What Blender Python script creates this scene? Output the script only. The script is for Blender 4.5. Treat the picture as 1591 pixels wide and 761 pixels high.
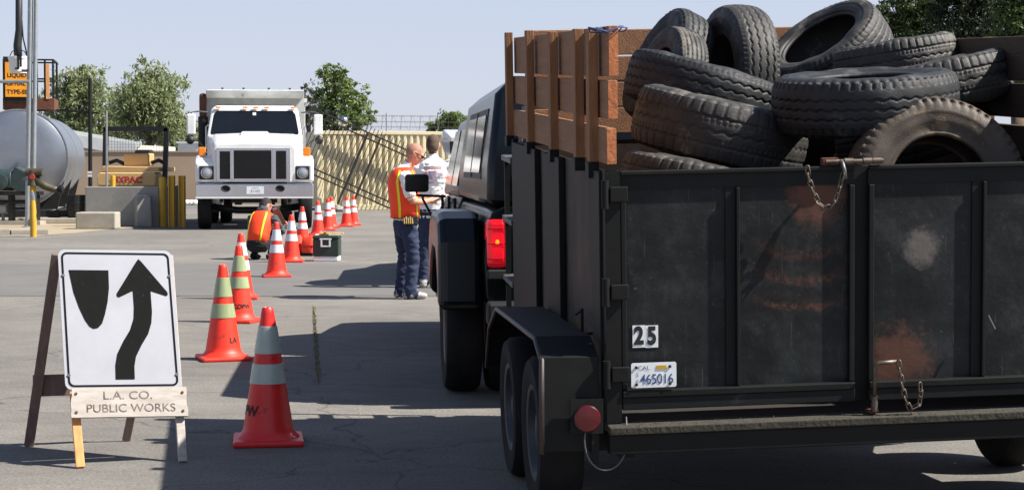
import bpy, bmesh, math, random
import numpy as np
from mathutils import Vector, Matrix
R = math.radians
scene = bpy.context.scene
for o in list(bpy.data.objects): bpy.data.objects.remove(o)
C = scene.collection
random.seed(7); rng = np.random.default_rng(7)

# ------------------------------------------------------------------ camera, sky, sun
FPX, CX, CY, HZ, CAMH = 2800.0, 795.5, 380.5, 256.0, 1.45
PITCH = math.atan((CY-HZ)/FPX)
cam = bpy.data.cameras.new('camera'); camo = bpy.data.objects.new('camera', cam); C.objects.link(camo)
cam.sensor_width = 36; cam.lens = 36*FPX/1591; cam.clip_start = .05; cam.clip_end = 3000
camo.location = (0, 0, CAMH); camo.rotation_euler = (R(90)-PITCH, 0, 0)
scene.camera = camo
SUN_EL, SUN_AZ = R(47), R(9)           # azimuth: measured from +X (right) towards the camera
sdir = Vector((math.cos(SUN_EL)*math.cos(SUN_AZ), -math.cos(SUN_EL)*math.sin(SUN_AZ), math.sin(SUN_EL)))
world = bpy.data.worlds.new('World'); scene.world = world; world.use_nodes = True
wn = world.node_tree.nodes; wl = world.node_tree.links
sky = wn.new('ShaderNodeTexSky'); sky.sky_type = 'NISHITA'; sky.sun_disc = False
sky.sun_elevation = SUN_EL; sky.sun_rotation = math.atan2(sdir.x, sdir.y)
sky.air_density = 1.0; sky.dust_density = .5; sky.ozone_density = 2.5; sky.altitude = 0
bg = wn['Background']; 
wmix = wn.new('ShaderNodeMix'); wmix.data_type = 'RGBA'; wmix.inputs[0].default_value = .6; wl.new(sky.outputs[0], wmix.inputs[6]); wmix.inputs[7].default_value = (5.35, 5.6, 7.2, 1)   # milky summer haze, thinning towards the zenith
wtc = wn.new('ShaderNodeTexCoord'); wsp = wn.new('ShaderNodeSeparateXYZ'); wl.new(wtc.outputs['Generated'], wsp.inputs[0])
wmr = wn.new('ShaderNodeMapRange'); wmr.interpolation_type = 'SMOOTHSTEP'; wl.new(wsp.outputs[2], wmr.inputs[0]); wmr.inputs[1].default_value = 0; wmr.inputs[2].default_value = .75; wmr.inputs[3].default_value = .68; wmr.inputs[4].default_value = .06
wl.new(wmr.outputs[0], wmix.inputs[0])
wl.new(wmix.outputs[2], bg.inputs[0]); bg.inputs[1].default_value = .06
sl = bpy.data.lights.new('sun', 'SUN'); sl.energy = 5.0; sl.angle = R(.53); sl.color = (1, .95, .87)
so = bpy.data.objects.new('sun', sl); C.objects.link(so); so.rotation_euler = sdir.to_track_quat('Z', 'Y').to_euler()
vs = scene.view_settings; vs.view_transform = 'Standard'; vs.look = 'None'; vs.exposure = 1.05; vs.gamma = 1

def P(x, y, d):                        # photograph pixel -> point at distance d (world Y)
    t = (x-CX)/FPX; u = (CY-y)/FPX; cp, sp = math.cos(PITCH), math.sin(PITCH)
    r = Vector((t, cp+u*sp, -sp+u*cp)); return Vector((0, 0, CAMH))+r*(d/r.y)
def G(x, y):                           # photograph pixel -> point on the ground
    t = (x-CX)/FPX; u = (CY-y)/FPX; cp, sp = math.cos(PITCH), math.sin(PITCH)
    r = Vector((t, cp+u*sp, -sp+u*cp)); return Vector((0, 0, CAMH))+r*(-CAMH/r.z)

# ------------------------------------------------------------------ helpers
def lin(r, g, b): return tuple((c/255/12.92 if c/255 <= .04045 else ((c/255+.055)/1.055)**2.4) for c in (r, g, b))
MATS = {}
def mat(name, c1, c2=None, rough=.6, metal=0., scale=4., amt=.5, bump=0., bscale=60., c3=None, s3=1.5, t3=.6, coat=0., spec=.5, stretch=None, leaf=False, coord='Object'):
    """procedural surface: c1/c2 mottled by noise, c3 = patches of wear"""
    m = bpy.data.materials.new(name); m.use_nodes = True; nt = m.node_tree; n = nt.nodes; l = nt.links
    b = n['Principled BSDF']; b.inputs['Roughness'].default_value = rough; b.inputs['Metallic'].default_value = metal
    b.inputs['Specular IOR Level'].default_value = spec; b.inputs['Coat Weight'].default_value = coat
    b.inputs['Coat Roughness'].default_value = .08
    c2 = c2 or tuple(x*.75 for x in c1)
    tc = n.new('ShaderNodeTexCoord'); mp = n.new('ShaderNodeMapping'); l.new(tc.outputs[coord], mp.inputs[0])
    if stretch: mp.inputs['Scale'].default_value = stretch
    nz = n.new('ShaderNodeTexNoise'); nz.inputs['Scale'].default_value = scale; nz.inputs['Detail'].default_value = 7; nz.inputs['Roughness'].default_value = .65
    l.new(mp.outputs[0], nz.inputs[0])
    rp = n.new('ShaderNodeValToRGB'); rp.color_ramp.elements[0].position = .5-amt*.4; rp.color_ramp.elements[1].position = .5+amt*.4
    rp.color_ramp.elements[0].color = (*c2, 1); rp.color_ramp.elements[1].color = (*c1, 1)
    l.new(nz.outputs[0], rp.inputs[0]); out = rp.outputs[0]
    if c3:
        n3 = n.new('ShaderNodeTexNoise'); n3.inputs['Scale'].default_value = s3; n3.inputs['Detail'].default_value = 10; n3.inputs['Roughness'].default_value = .72
        l.new(mp.outputs[0], n3.inputs[0]); r3 = n.new('ShaderNodeValToRGB'); r3.color_ramp.elements[0].position = t3; r3.color_ramp.elements[1].position = t3+.07
        mx = n.new('ShaderNodeMix'); mx.data_type = 'RGBA'; l.new(n3.outputs[0], r3.inputs[0]); l.new(r3.outputs[0], mx.inputs[0])
        l.new(out, mx.inputs[6]); mx.inputs[7].default_value = (*c3, 1); out = mx.outputs[2]
    if leaf:
        ge = n.new('ShaderNodeNewGeometry'); hs = n.new('ShaderNodeHueSaturation'); ma = n.new('ShaderNodeMapRange')
        l.new(ge.outputs['Random Per Island'], ma.inputs[0]); ma.inputs[3].default_value = .6; ma.inputs[4].default_value = 1.45
        l.new(ma.outputs[0], hs.inputs['Value']); l.new(out, hs.inputs['Color']); out = hs.outputs[0]
        tr = n.new('ShaderNodeBsdfTranslucent'); ad = n.new('ShaderNodeMixShader'); ad.inputs[0].default_value = .45
        l.new(out, tr.inputs[0]); l.new(b.outputs[0], ad.inputs[1]); l.new(tr.outputs[0], ad.inputs[2]); l.new(ad.outputs[0], n['Material Output'].inputs[0])
    l.new(out, b.inputs['Base Color'])
    if bump:
        nb = n.new('ShaderNodeTexNoise'); nb.inputs['Scale'].default_value = bscale; nb.inputs['Detail'].default_value = 6; l.new(mp.outputs[0], nb.inputs[0])
        bp = n.new('ShaderNodeBump'); bp.inputs['Strength'].default_value = bump; bp.inputs['Distance'].default_value = .01
        l.new(nb.outputs[0], bp.inputs['Height']); l.new(bp.outputs[0], b.inputs['Normal'])
    MATS[name] = m; return m

class MB:
    def __init__(s, T=None): s.v = []; s.f = []; s.T = T
    def add(s, vs, fs):
        o = len(s.v)
        for p in vs:
            p = Vector(p); s.v.append(tuple(s.T @ p) if s.T else tuple(p))
        s.f += [tuple(i+o for i in f) for f in fs]; return s
    def box(s, lo, hi, M=None):
        x0, y0, z0 = lo; x1, y1, z1 = hi
        vs = [(x0,y0,z0),(x1,y0,z0),(x1,y1,z0),(x0,y1,z0),(x0,y0,z1),(x1,y0,z1),(x1,y1,z1),(x0,y1,z1)]
        if M: vs = [M @ Vector(v) for v in vs]
        return s.add(vs, [(0,3,2,1),(4,5,6,7),(0,1,5,4),(1,2,6,5),(2,3,7,6),(3,0,4,7)])
    def bar(s, p0, p1, w, h, up=(0,0,1)):       # rectangular bar between two points
        p0, p1 = Vector(p0), Vector(p1); t = (p1-p0).normalized(); up = Vector(up)
        u = t.cross(up)
        if u.length < 1e-4: u = t.cross(Vector((1,0,0)))
        u.normalize(); n = u.cross(t); vs = []
        for p in (p0, p1):
            for a, b in ((-1,-1),(1,-1),(1,1),(-1,1)): vs.append(p+u*(a*w/2)+n*(b*h/2))
        return s.add(vs, [(0,1,2,3),(7,6,5,4),(0,4,5,1),(1,5,6,2),(2,6,7,3),(3,7,4,0)])
    def tube(s, pts, r, n=8, r1=None):
        pts = [Vector(p) for p in pts]; m = len(pts); rings = []; ref = None
        for i, p in enumerate(pts):
            t = (pts[min(i+1, m-1)]-pts[max(i-1, 0)]).normalized()
            if ref is None:
                ref = t.orthogonal().normalized()
            u = (ref-t*ref.dot(t)).normalized(); ref = u; w = t.cross(u)
            rr = r if r1 is None else r+(r1-r)*i/(m-1)
            if isinstance(r, (list, tuple)): rr = r[i]
            rings.append([p+(u*math.cos(a)+w*math.sin(a))*rr for a in [2*math.pi*k/n for k in range(n)]])
        return s.loft(rings)
    def cyl(s, p0, p1, r0, r1=None, n=16): return s.tube([p0, p1], r0, n, r0 if r1 is None else r1)
    def loft(s, rings, caps=True, closed=False):
        n = len(rings[0]); vs = [p for r_ in rings for p in r_]; fs = []
        m = len(rings)
        for i in range(m if closed else m-1):
            j = (i+1) % m
            for k in range(n): fs.append((i*n+k, i*n+(k+1) % n, j*n+(k+1) % n, j*n+k))
        if caps and not closed: fs += [tuple(range(n))[::-1], tuple((m-1)*n+k for k in range(n))]
        return s.add(vs, fs)
    def prism(s, poly, vec):                    # planar 3D polygon pushed along vec
        n = len(poly); vec = Vector(vec); vs = [Vector(p) for p in poly]+[Vector(p)+vec for p in poly]
        return s.add(vs, [tuple(range(n))[::-1], tuple(range(n, 2*n))]+[(k, (k+1) % n, n+(k+1) % n, n+k) for k in range(n)])
    def lathe(s, prof, n=24, M=None, caps=True):  # profile (r, z) round z
        rings = []
        for r, z in prof:
            ring = [Vector((r*math.cos(2*math.pi*k/n), r*math.sin(2*math.pi*k/n), z)) for k in range(n)]
            rings.append([M @ p for p in ring] if M else ring)
        return s.loft(rings, caps)
    def ball(s, c, rad, nu=14, nv=9, M=None):
        c = Vector(c); rings = []
        for j in range(nv):
            a = math.pi*(j+.5)/nv-math.pi/2
            ring = [Vector((rad[0]*math.cos(a)*math.cos(2*math.pi*k/nu), rad[1]*math.cos(a)*math.sin(2*math.pi*k/nu), rad[2]*math.sin(a))) for k in range(nu)]
            rings.append([c+((M @ p) if M else p) for p in ring])
        return s.loft(rings)
    def build(s, name, m, parent=None, smooth=False, bevel=0., world=False):
        me = bpy.data.meshes.new(name); me.from_pydata(s.v, [], s.f)
        bm = bmesh.new(); bm.from_mesh(me); bmesh.ops.recalc_face_normals(bm, faces=bm.faces); bm.to_mesh(me); bm.free()
        return mk(name, me, m, parent, smooth, bevel, world)
def mk(name, me, m, parent=None, smooth=False, bevel=0., world=False):
    o = bpy.data.objects.new(name, me); C.objects.link(o)
    if m is not None: me.materials.append(MATS[m] if isinstance(m, str) else m)
    if smooth:
        me.polygons.foreach_set('use_smooth', [True]*len(me.polygons))
        if smooth == 'auto':
            me.set_sharp_from_angle(angle=R(38))
    if bevel:
        b = o.modifiers.new('bevel', 'BEVEL'); b.width = bevel; b.segments = 2; b.limit_method = 'ANGLE'; b.angle_limit = R(40)
    if parent:
        o.parent = parent
        if world: o.matrix_parent_inverse = parent.matrix_basis.inverted()
    return o
def tag(o, label, cat, group=None):
    o['label'] = label; o['category'] = cat
    if group: o['group'] = group
    return o
def struct(o): o['kind'] = 'structure'; return o
def thing(name, label, cat, loc=(0,0,0), rz=0., group=None, M=None):
    o = bpy.data.objects.new(name, None); C.objects.link(o); o.empty_display_size = .2
    if M is not None: o.matrix_basis = M
    else: o.location = loc; o.rotation_euler = (0, 0, rz)
    bpy_mat = Matrix.Translation(Vector(loc)) @ Matrix.Rotation(rz, 4, 'Z') if M is None else M
    o.matrix_basis = bpy_mat
    return tag(o, label, cat, group)
def copy_tree(o, parent=None):
    c = o.copy(); C.objects.link(c); c.parent = parent
    for ch in list(o.children): copy_tree(ch, c)
    return c
def text_mesh(s, size=1., font_off=0.0):
    cu = bpy.data.curves.new('txt', 'FONT'); cu.body = s; cu.size = size; cu.align_x = 'CENTER'; cu.align_y = 'CENTER'; cu.offset = font_off
    o = bpy.data.objects.new('txt', cu); C.objects.link(o); dg = bpy.context.evaluated_depsgraph_get()
    me = bpy.data.meshes.new_from_object(o.evaluated_get(dg)); bpy.data.objects.remove(o); bpy.data.curves.remove(cu)
    me.materials.clear(); return me
def text(s, size, M, name, m, parent, off=0., sx=1.):
    me = text_mesh(s, size, off); me.transform(M @ Matrix.Diagonal((sx, 1, 1, 1))); return mk(name, me, m, parent)
XZ = Matrix.Rotation(R(90), 4, 'X')          # text upright, facing -y

# ------------------------------------------------------------------ materials
mat('concrete', lin(150,146,141), lin(124,121,118), rough=.9, scale=.7, amt=.7, bump=.25, bscale=220)
mat('asphalt', lin(108,106,103), lin(90,88,86), rough=.92, scale=1.2, amt=.8, bump=.35, bscale=260)
mat('sand', lin(160,146,122), lin(134,122,102), rough=.95, scale=1.6, amt=.7, bump=.4, bscale=40)
mat('kerb', lin(135,131,124), lin(110,106,100), rough=.9, scale=5, bump=.3, bscale=80)
mat('block_concrete', lin(150,148,143), lin(120,119,115), rough=.9, scale=2.5, amt=.7, bump=.3, bscale=50, c3=lin(95,92,88), s3=2, t3=.66)
mat('pale_concrete', lin(168,162,148), lin(144,138,125), rough=.9, scale=3, bump=.2)
mat('stucco', lin(168,146,124), lin(152,132,112), rough=.95, scale=.8, amt=.6, bump=.3, bscale=30)
mat('white_paint', lin(232,232,230), lin(212,212,208), rough=.35, scale=2, amt=.6, coat=.25, c3=lin(170,165,155), s3=1.3, t3=.72)
mat('truck_white', lin(232,232,232), lin(206,205,202), rough=.35, scale=2.2, amt=.8, coat=.2, c3=lin(176,172,164), s3=2.5, t3=.66)
mat('bed_grey', lin(205,208,205), lin(160,163,160), rough=.6, scale=3, amt=.6, c3=lin(100,85,72), s3=2.4, t3=.64)
mat('chrome', (.72,.72,.72), (.6,.6,.6), rough=.22, metal=1., scale=3)
mat('dull_steel', lin(110,110,110), lin(80,80,80), rough=.5, metal=.7, scale=4, bump=.05)
mat('galvanised', lin(165,170,172), lin(135,140,142), rough=.5, metal=.55, scale=9, amt=.6)
mat('silver_tank', lin(164,168,174), lin(136,140,146), rough=.36, metal=.85, scale=1.4, amt=.7, bump=.03, bscale=6)
mat('black_steel', lin(32,33,34), lin(20,21,22), rough=.55, spec=.3, scale=8, amt=.7, c3=lin(70,52,42), s3=4, t3=.66)
mat('black_plastic', lin(30,30,31), lin(22,22,23), rough=.55, scale=10)
mat('dark', lin(16,16,17), lin(11,11,12), rough=.8)
mat('rubber', lin(30,30,31), lin(20,20,21), rough=.85, spec=.25, scale=9, bump=.2, bscale=90)
mat('rubber_dusty', lin(68,66,63), lin(45,44,43), rough=.9, scale=6, bump=.2, bscale=90)
mat('glass_dark', lin(20,24,28), lin(16,19,22), rough=.06, spec=.6, scale=2)
mat('glass_side', lin(16,19,22), lin(12,14,17), rough=.08, spec=.2, scale=2)
mat('glass_lamp', lin(190,195,200), lin(150,155,160), rough=.08, metal=.5)
mat('amber', lin(240,140,20), lin(220,115,10), rough=.25, coat=.4)
mat('rust', lin(110,64,42), lin(70,45,34), rough=.9, scale=9, bump=.3)
mat('yellow', lin(196,156,36), lin(170,130,30), rough=.55, scale=5, amt=.6, c3=lin(120,95,50), s3=5, t3=.66)
mat('machine_yellow', lin(204,170,116), lin(188,154,102), rough=.5, scale=2, amt=.6)
mat('red_paint', lin(196,50,40), lin(180,42,34), rough=.5)
mat('orange_sign', lin(240,160,24), lin(225,140,20), rough=.5)
mat('pump_green', lin(48,66,68), lin(32,46,48), rough=.5, scale=6, c3=lin(110,120,110), s3=5, t3=.62)
mat('bronze', lin(92,84,64), lin(60,55,44), rough=.55, metal=.3, scale=9)
mat('cone_orange', lin(246,58,34), lin(232,48,28), rough=.5, scale=6, amt=.6, c3=lin(150,52,38), s3=11, t3=.585)
mat('cone_red', lin(226,42,38), lin(208,34,32), rough=.42, scale=6, amt=.6, c3=lin(120,34,34), s3=11, t3=.6)
mat('collar_white', lin(225,226,230), lin(200,202,208), rough=.3, scale=12, amt=.5, c3=lin(150,148,148), s3=9, t3=.66)
mat('collar_olive', lin(160,170,132), lin(132,144,104), rough=.22, scale=8, amt=.6, stretch=(3,3,.3))
mat('collar_grey', lin(176,186,176), lin(156,166,158), rough=.25, scale=8, amt=.6)
mat('ink', lin(22,22,24), lin(14,14,15), rough=.6)
mat('sign_white', lin(166,167,174), lin(146,147,154), rough=.45, scale=3, amt=.8, c3=lin(100,98,97), s3=16, t3=.66)
mat('sign_black', lin(17,18,18), lin(9,10,10), rough=.75, scale=9, amt=.7, stretch=(3,3,.6), c3=lin(96,96,96), s3=34, t3=.64, spec=.12)
mat('plank_white', lin(186,179,173), lin(150,141,130), rough=.75, scale=5, amt=.6, stretch=(.6,4,9), c3=lin(150,128,108), s3=4, t3=.68, bump=.15)
mat('leg_orange', lin(222,160,100), lin(190,128,78), rough=.75, scale=8, stretch=(4,4,.8), bump=.2)
mat('leg_grey', lin(120,98,92), lin(92,76,72), rough=.8, scale=8, stretch=(4,4,.8), bump=.2)
mat('stencil', lin(128,116,108), lin(70,58,54), rough=.8, scale=45, amt=.3)
mat('shaded_board', lin(80,62,48), lin(50,40,32), rough=.85, scale=5, amt=.9, stretch=(6,.6,6), bump=.35, bscale=25)  # board wood darkened: shade on the right boards is put into the colour
mat('stake_wood', lin(156,108,70), lin(102,70,47), rough=.8, scale=5, amt=.9, stretch=(6,6,.7), bump=.35, bscale=25)
mat('board_wood', lin(154,110,76), lin(104,75,54), rough=.8, scale=5, amt=.9, stretch=(6,.6,6), bump=.35, bscale=25)
mat('end_grain', lin(196,122,76), lin(150,88,54), rough=.85, scale=14, bump=.3)
mat('gate_black', lin(26,28,29), lin(15,17,18), rough=.6, spec=.2, scale=3, amt=.8, bump=.12, bscale=18, c3=lin(50,50,48), s3=3.2, t3=.66)
mat('frame_black', lin(24,25,25), lin(13,14,14), rough=.6, spec=.2, scale=6, amt=.8, bump=.1, bscale=25, c3=lin(84,54,42), s3=6, t3=.68)
mat('rack_grey', lin(96,98,100), lin(60,62,64), rough=.5, scale=10, amt=.6)
mat('fender_edge', lin(60,48,44), lin(34,32,32), rough=.5, scale=12, amt=.6)
mat('rim_dark', lin(58,62,68), lin(40,43,47), rough=.5, metal=.3, scale=6)
mat('side_worn', lin(68,57,52), lin(14,13,12), rough=.65, spec=.2, scale=2.2, amt=.4, stretch=(1,1,.6), c3=lin(96,56,44), s3=2.2, t3=.62)
mat('moss', lin(62,58,48), lin(38,35,29), rough=.95, scale=20, bump=.5, bscale=60)
mat('wood_floor', lin(44,38,32), lin(30,26,22), rough=.9, scale=4)
mat('tail_red', lin(150,16,22), lin(120,10,16), rough=.2, coat=.5)
mat('reflector', lin(84,14,20), lin(60,10,14), rough=.25, scale=30)
mat('plate_white', lin(226,230,232), lin(208,212,214), rough=.4, scale=10)
mat('plate_blue', lin(60,84,130), lin(50,70,112), rough=.5)
mat('chain_steel', lin(110,100,90), lin(70,60,52), rough=.5, metal=.6, scale=30)
mat('paint_green', lin(7,14,15), lin(5,10,11), rough=.25, coat=0., spec=.3, scale=2)
mat('paint_navy', lin(9,14,19), lin(7,11,15), rough=.22, coat=0., spec=.4, scale=2)
mat('paint_silver', lin(215,218,220), lin(200,203,206), rough=.3, coat=.5, metal=.1)
mat('plastic_trim', lin(26,27,28), lin(18,19,20), rough=.6)
mat('container', lin(214,202,168), lin(200,186,150), rough=.5, scale=1.3, amt=.6, c3=lin(196,166,110), s3=2, t3=.68, coat=.1)
mat('iron', lin(26,24,24), lin(18,17,17), rough=.5)
mat('roof_grey', lin(140,146,142), lin(120,126,122), rough=.7, scale=2)
mat('house_wall', lin(200,195,180), lin(180,176,164), rough=.9)
mat('bark', lin(98,80,62), lin(66,54,42), rough=.95, scale=9, bump=.5, bscale=30)
mat('leaf_dusty', lin(152,160,116), lin(112,124,84), rough=.6, scale=.9, leaf=True)
mat('leaf_green', lin(126,144,82), lin(90,110,58), rough=.55, scale=1.2, leaf=True)
mat('leaf_grey', lin(110,112,98), lin(84,86,74), rough=.65, scale=1.2, leaf=True)
mat('leaf_pine', lin(96,112,60), lin(46,62,32), rough=.6, scale=.8, leaf=True)
mat('leaf_dark', lin(44,58,32), lin(24,34,18), rough=.6, scale=.8, leaf=True)
mat('weed', lin(150,142,100), lin(116,104,74), rough=.8, leaf=True, scale=20)
mat('vest', lin(255,76,24), lin(245,60,18), rough=.7, scale=9, bump=.3, bscale=14)
mat('vest_tape', lin(240,226,40), lin(225,205,30), rough=.4)
mat('cloth_white', lin(240,238,236), lin(222,220,220), rough=.9, scale=5, bump=.5, bscale=9)
mat('jeans', lin(40,52,82), lin(24,32,52), rough=.9, scale=6, amt=.7, bump=.5, bscale=10)
mat('jeans_dark', lin(34,42,62), lin(24,30,46), rough=.9, scale=6, bump=.4, bscale=10)
mat('cloth_grey', lin(78,80,84), lin(56,58,62), rough=.9, scale=6, bump=.5, bscale=12)
mat('cloth_black', lin(24,24,26), lin(16,16,18), rough=.9, scale=6, bump=.4, bscale=12)
mat('skin', lin(214,150,122), lin(196,130,104), rough=.55, scale=8)
mat('hair_short', lin(92,74,62), lin(70,56,46), rough=.9, scale=60, bump=.4, bscale=150)
mat('hair_stubble', lin(176,126,106), lin(140,98,82), rough=.7, scale=40)
mat('hair_dark', lin(38,34,32), lin(24,22,21), rough=.8, scale=40, bump=.5, bscale=90)
mat('shoe', lin(190,186,180), lin(120,118,116), rough=.6, scale=14, amt=.5)
mat('cooler_green', lin(40,58,46), lin(32,46,37), rough=.45, scale=4)
mat('paper', lin(238,238,236), lin(226,226,224), rough=.8)
mat('clipboard', lin(150,104,86), lin(128,88,72), rough=.6)
mat('bag_orange', lin(246,70,36), lin(228,58,30), rough=.65, scale=6, bump=.3, bscale=12)
mat('tan_wood', lin(210,180,110), lin(186,152,88), rough=.7, scale=9)
mat('print_red', lin(205,140,140), lin(214,206,208), rough=.9, scale=38, amt=.35)
mat('print_blue', lin(120,125,165), lin(206,180,180), rough=.9, scale=40, amt=.35)
mat('blue_cord', lin(70,86,120), lin(40,54,96), rough=.7)
mat('bucket_white', lin(230,230,228), lin(205,205,200), rough=.5)

def lit_lamp(name, col, strength):
    m = mat(name, col, rough=.25, coat=.3); b = m.node_tree.nodes['Principled BSDF']; b.inputs['Emission Color'].default_value = (*col, 1); b.inputs['Emission Strength'].default_value = strength
lit_lamp('lamp_red_lit', lin(225,20,38), .3); lit_lamp('bulb_lit', lin(255,120,20), .9)
def lamp_glow():
    nt = MATS['lamp_red_lit'].node_tree; n = nt.nodes; l = nt.links; tc = n.new('ShaderNodeTexCoord'); dm = n.new('ShaderNodeVectorMath'); dm.operation = 'DISTANCE'; ab = n.new('ShaderNodeVectorMath'); ab.operation = 'ABSOLUTE'
    l.new(tc.outputs['Object'], ab.inputs[0]); l.new(ab.outputs[0], dm.inputs[0]); dm.inputs[1].default_value = (.86, .86, .99); mr = n.new('ShaderNodeMapRange'); l.new(dm.outputs['Value'], mr.inputs[0])
    mr.inputs[1].default_value = .02; mr.inputs[2].default_value = .16; mr.inputs[3].default_value = .36; mr.inputs[4].default_value = .07; l.new(mr.outputs[0], n['Principled BSDF'].inputs['Emission Strength'])
lamp_glow()
def ground_material():
    m = bpy.data.materials.new('yard_ground'); m.use_nodes = True; nt = m.node_tree; n = nt.nodes; l = nt.links; b = n['Principled BSDF']
    b.inputs['Roughness'].default_value = .9; b.inputs['Specular IOR Level'].default_value = .25
    tc = n.new('ShaderNodeTexCoord')
    def noise(sc, det=8, ro=.65, st=None):
        q = n.new('ShaderNodeTexNoise'); q.inputs['Scale'].default_value = sc; q.inputs['Detail'].default_value = det; q.inputs['Roughness'].default_value = ro
        if st:
            mp = n.new('ShaderNodeMapping'); mp.inputs['Scale'].default_value = st; l.new(tc.outputs['Object'], mp.inputs[0]); l.new(mp.outputs[0], q.inputs[0])
        else: l.new(tc.outputs['Object'], q.inputs[0])
        return q.outputs[0]
    def ramp(inp, stops):
        r = n.new('ShaderNodeValToRGB'); e = r.color_ramp.elements
        while len(e) < len(stops): e.new(.5)
        for i, (p, c) in enumerate(stops): e[i].position = p; e[i].color = (*c, 1) if len(c) == 3 else c
        l.new(inp, r.inputs[0]); return r.outputs[0]
    def mix(a, bb, fac, mode='MIX'):
        q = n.new('ShaderNodeMix'); q.data_type = 'RGBA'; q.blend_type = mode
        if isinstance(fac, (int, float)): q.inputs[0].default_value = fac
        else: l.new(fac, q.inputs[0])
        l.new(a, q.inputs[6])
        if isinstance(bb, tuple): q.inputs[7].default_value = (*bb, 1)
        else: l.new(bb, q.inputs[7])
        return q.outputs[2]
    base = ramp(noise(.35, 8, .6), [(.3, lin(106,103,99)), (.7, lin(130,126,120))])
    col = mix(base, ramp(noise(55, 5, .8), [(.34, (.45,.45,.45)), (.66, (1.4,1.4,1.4))]), .8, 'MULTIPLY')
    col = mix(col, ramp(noise(3.5, 9, .75, (.7,1.3,1)), [(.35, (.76,.76,.76)), (.65, (1.1,1.09,1.07))]), .85, 'MULTIPLY')
    col = mix(col, lin(70,68,66), ramp(noise(.55, 9, .7, (1.6,.7,1)), [(.63, (0,0,0)), (.74, (.45,.45,.45))]))
    col = mix(col, lin(50,48,47), ramp(noise(2.3, 5, .6), [(.70, (0,0,0)), (.78, (.5,.5,.5))]))
    vo = n.new('ShaderNodeTexVoronoi'); vo.feature = 'DISTANCE_TO_EDGE'; vo.inputs['Scale'].default_value = .33
    ns = n.new('ShaderNodeTexNoise'); ns.inputs['Scale'].default_value = 2.; ns.inputs['Detail'].default_value = 6; l.new(tc.outputs['Object'], ns.inputs[0])
    va = n.new('ShaderNodeVectorMath'); va.operation = 'MULTIPLY_ADD'; l.new(ns.outputs[1], va.inputs[0]); va.inputs[1].default_value = (.7,.7,0); l.new(tc.outputs['Object'], va.inputs[2]); l.new(va.outputs[0], vo.inputs[0])
    col = mix(col, lin(38,37,36), ramp(noise(1.1, 7, .7), [(.66, (0,0,0)), (.76, (.6,.6,.6))]))
    col = mix(col, lin(150,146,138), ramp(noise(110, 2, .5), [(.66, (0,0,0)), (.72, (.55,.55,.55))]))
    col = mix(col, lin(46,45,44), ramp(noise(130, 2, .5, (1,1,1.3)), [(.64, (0,0,0)), (.70, (.7,.7,.7))]))
    crack = ramp(vo.outputs[0], [(.0, (.7,.7,.7)), (.003, (0,0,0))])
    col = mix(col, lin(66,63,60), crack)
    l.new(col, b.inputs['Base Color'])
    bp = n.new('ShaderNodeBump'); bp.inputs['Strength'].default_value = .5; bp.inputs['Distance'].default_value = .006
    l.new(noise(190, 4, .6), bp.inputs['Height']); l.new(bp.outputs[0], b.inputs['Normal']); MATS['yard_ground'] = m
ground_material()

# ------------------------------------------------------------------ the setting
struct(MB().add([(-400,-60,0),(400,-60,0),(400,900,0),(-400,900,0)], [(0,1,2,3)]).build('ground', 'yard_ground'))
def sheet(name, pts, z, m): return struct(MB().add([(p.x, p.y, z) for p in pts], [tuple(range(len(pts)))]).build(name, m))
def strip(px_top, px_bot, xa, xb, seed, z, name, m, wob=.05):
    rr = random.Random(seed); a = G(800, px_top).y; b = G(800, px_bot).y; pts = []
    n = 60
    for i in range(n+1): pts.append(Vector((xa+(xb-xa)*i/n, b+rr.uniform(-wob, wob), 0)))
    for i in range(n+1): pts.append(Vector((xb-(xb-xa)*i/n, a+rr.uniform(-wob, wob), 0)))
    return sheet(name, pts, z, m)
strip(411, 460, -40, 30, 3, .004, 'asphalt_patch', 'asphalt')
a0 = G(0, 368); sand_pts = [G(-260, 372), G(0, 367), G(60, 366), G(120, 362), G(175, 356), G(235, 352), G(240, 344), G(130, 338), G(-260, 338)]
sheet('sand_patch', sand_pts, .004, 'sand')
kb = MB()
kb.bar(G(-200, 369)+Vector((0,0,.06)), G(14, 365)+Vector((0,0,.06)), .16, .12)
struct(kb.build('kerb', 'kerb', bevel=.015))
struct(MB().bar(G(16, 365)+Vector((0,0,.05)), G(74, 364)+Vector((0,0,.05)), .16, .10).build('kerb', 'kerb', bevel=.015))
# expansion joint with weeds
jt = MB(); j0, j1 = G(487, 476), G(495, 600)
pts = []
for i in range(25):
    t = i/24; p = j0.lerp(j1, t); w = (.010+.006*random.random())*min(1, 6*t+.1, 5*(1-t)+.05); pts.append((p+Vector((-w, 0, .003)), p+Vector((w, 0, .003))))
jt.add([q for p in pts for q in p], [(2*i, 2*i+1, 2*i+3, 2*i+2) for i in range(24)])
struct(jt.build('expansion_joint', 'dark'))
wv, wf = [], []
for i in range(1100):
    t = random.random()**.8; p = j0.lerp(j1, t)+Vector((random.gauss(0, .009), random.gauss(0, .02), 0))
    if math.sin(t*31)+math.sin(t*73+1) < -.35: continue
    a = random.uniform(0, 6.28); h = random.uniform(.006, .022); d = Vector((math.cos(a), math.sin(a), 0))*h*.7; s = Vector((-d.y, d.x, 0)).normalized()*.004; o = len(wv)
    wv += [tuple(p-s), tuple(p+s), tuple(p+d+Vector((0,0,h)))]; wf.append((o, o+1, o+2))
me = bpy.data.meshes.new('weeds'); me.from_pydata(wv, [], wf); wo = mk('weeds', me, 'weed'); wo['kind'] = 'stuff'; wo['label'] = 'dry weeds growing along the pavement joint'; wo['category'] = 'weeds'

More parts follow.
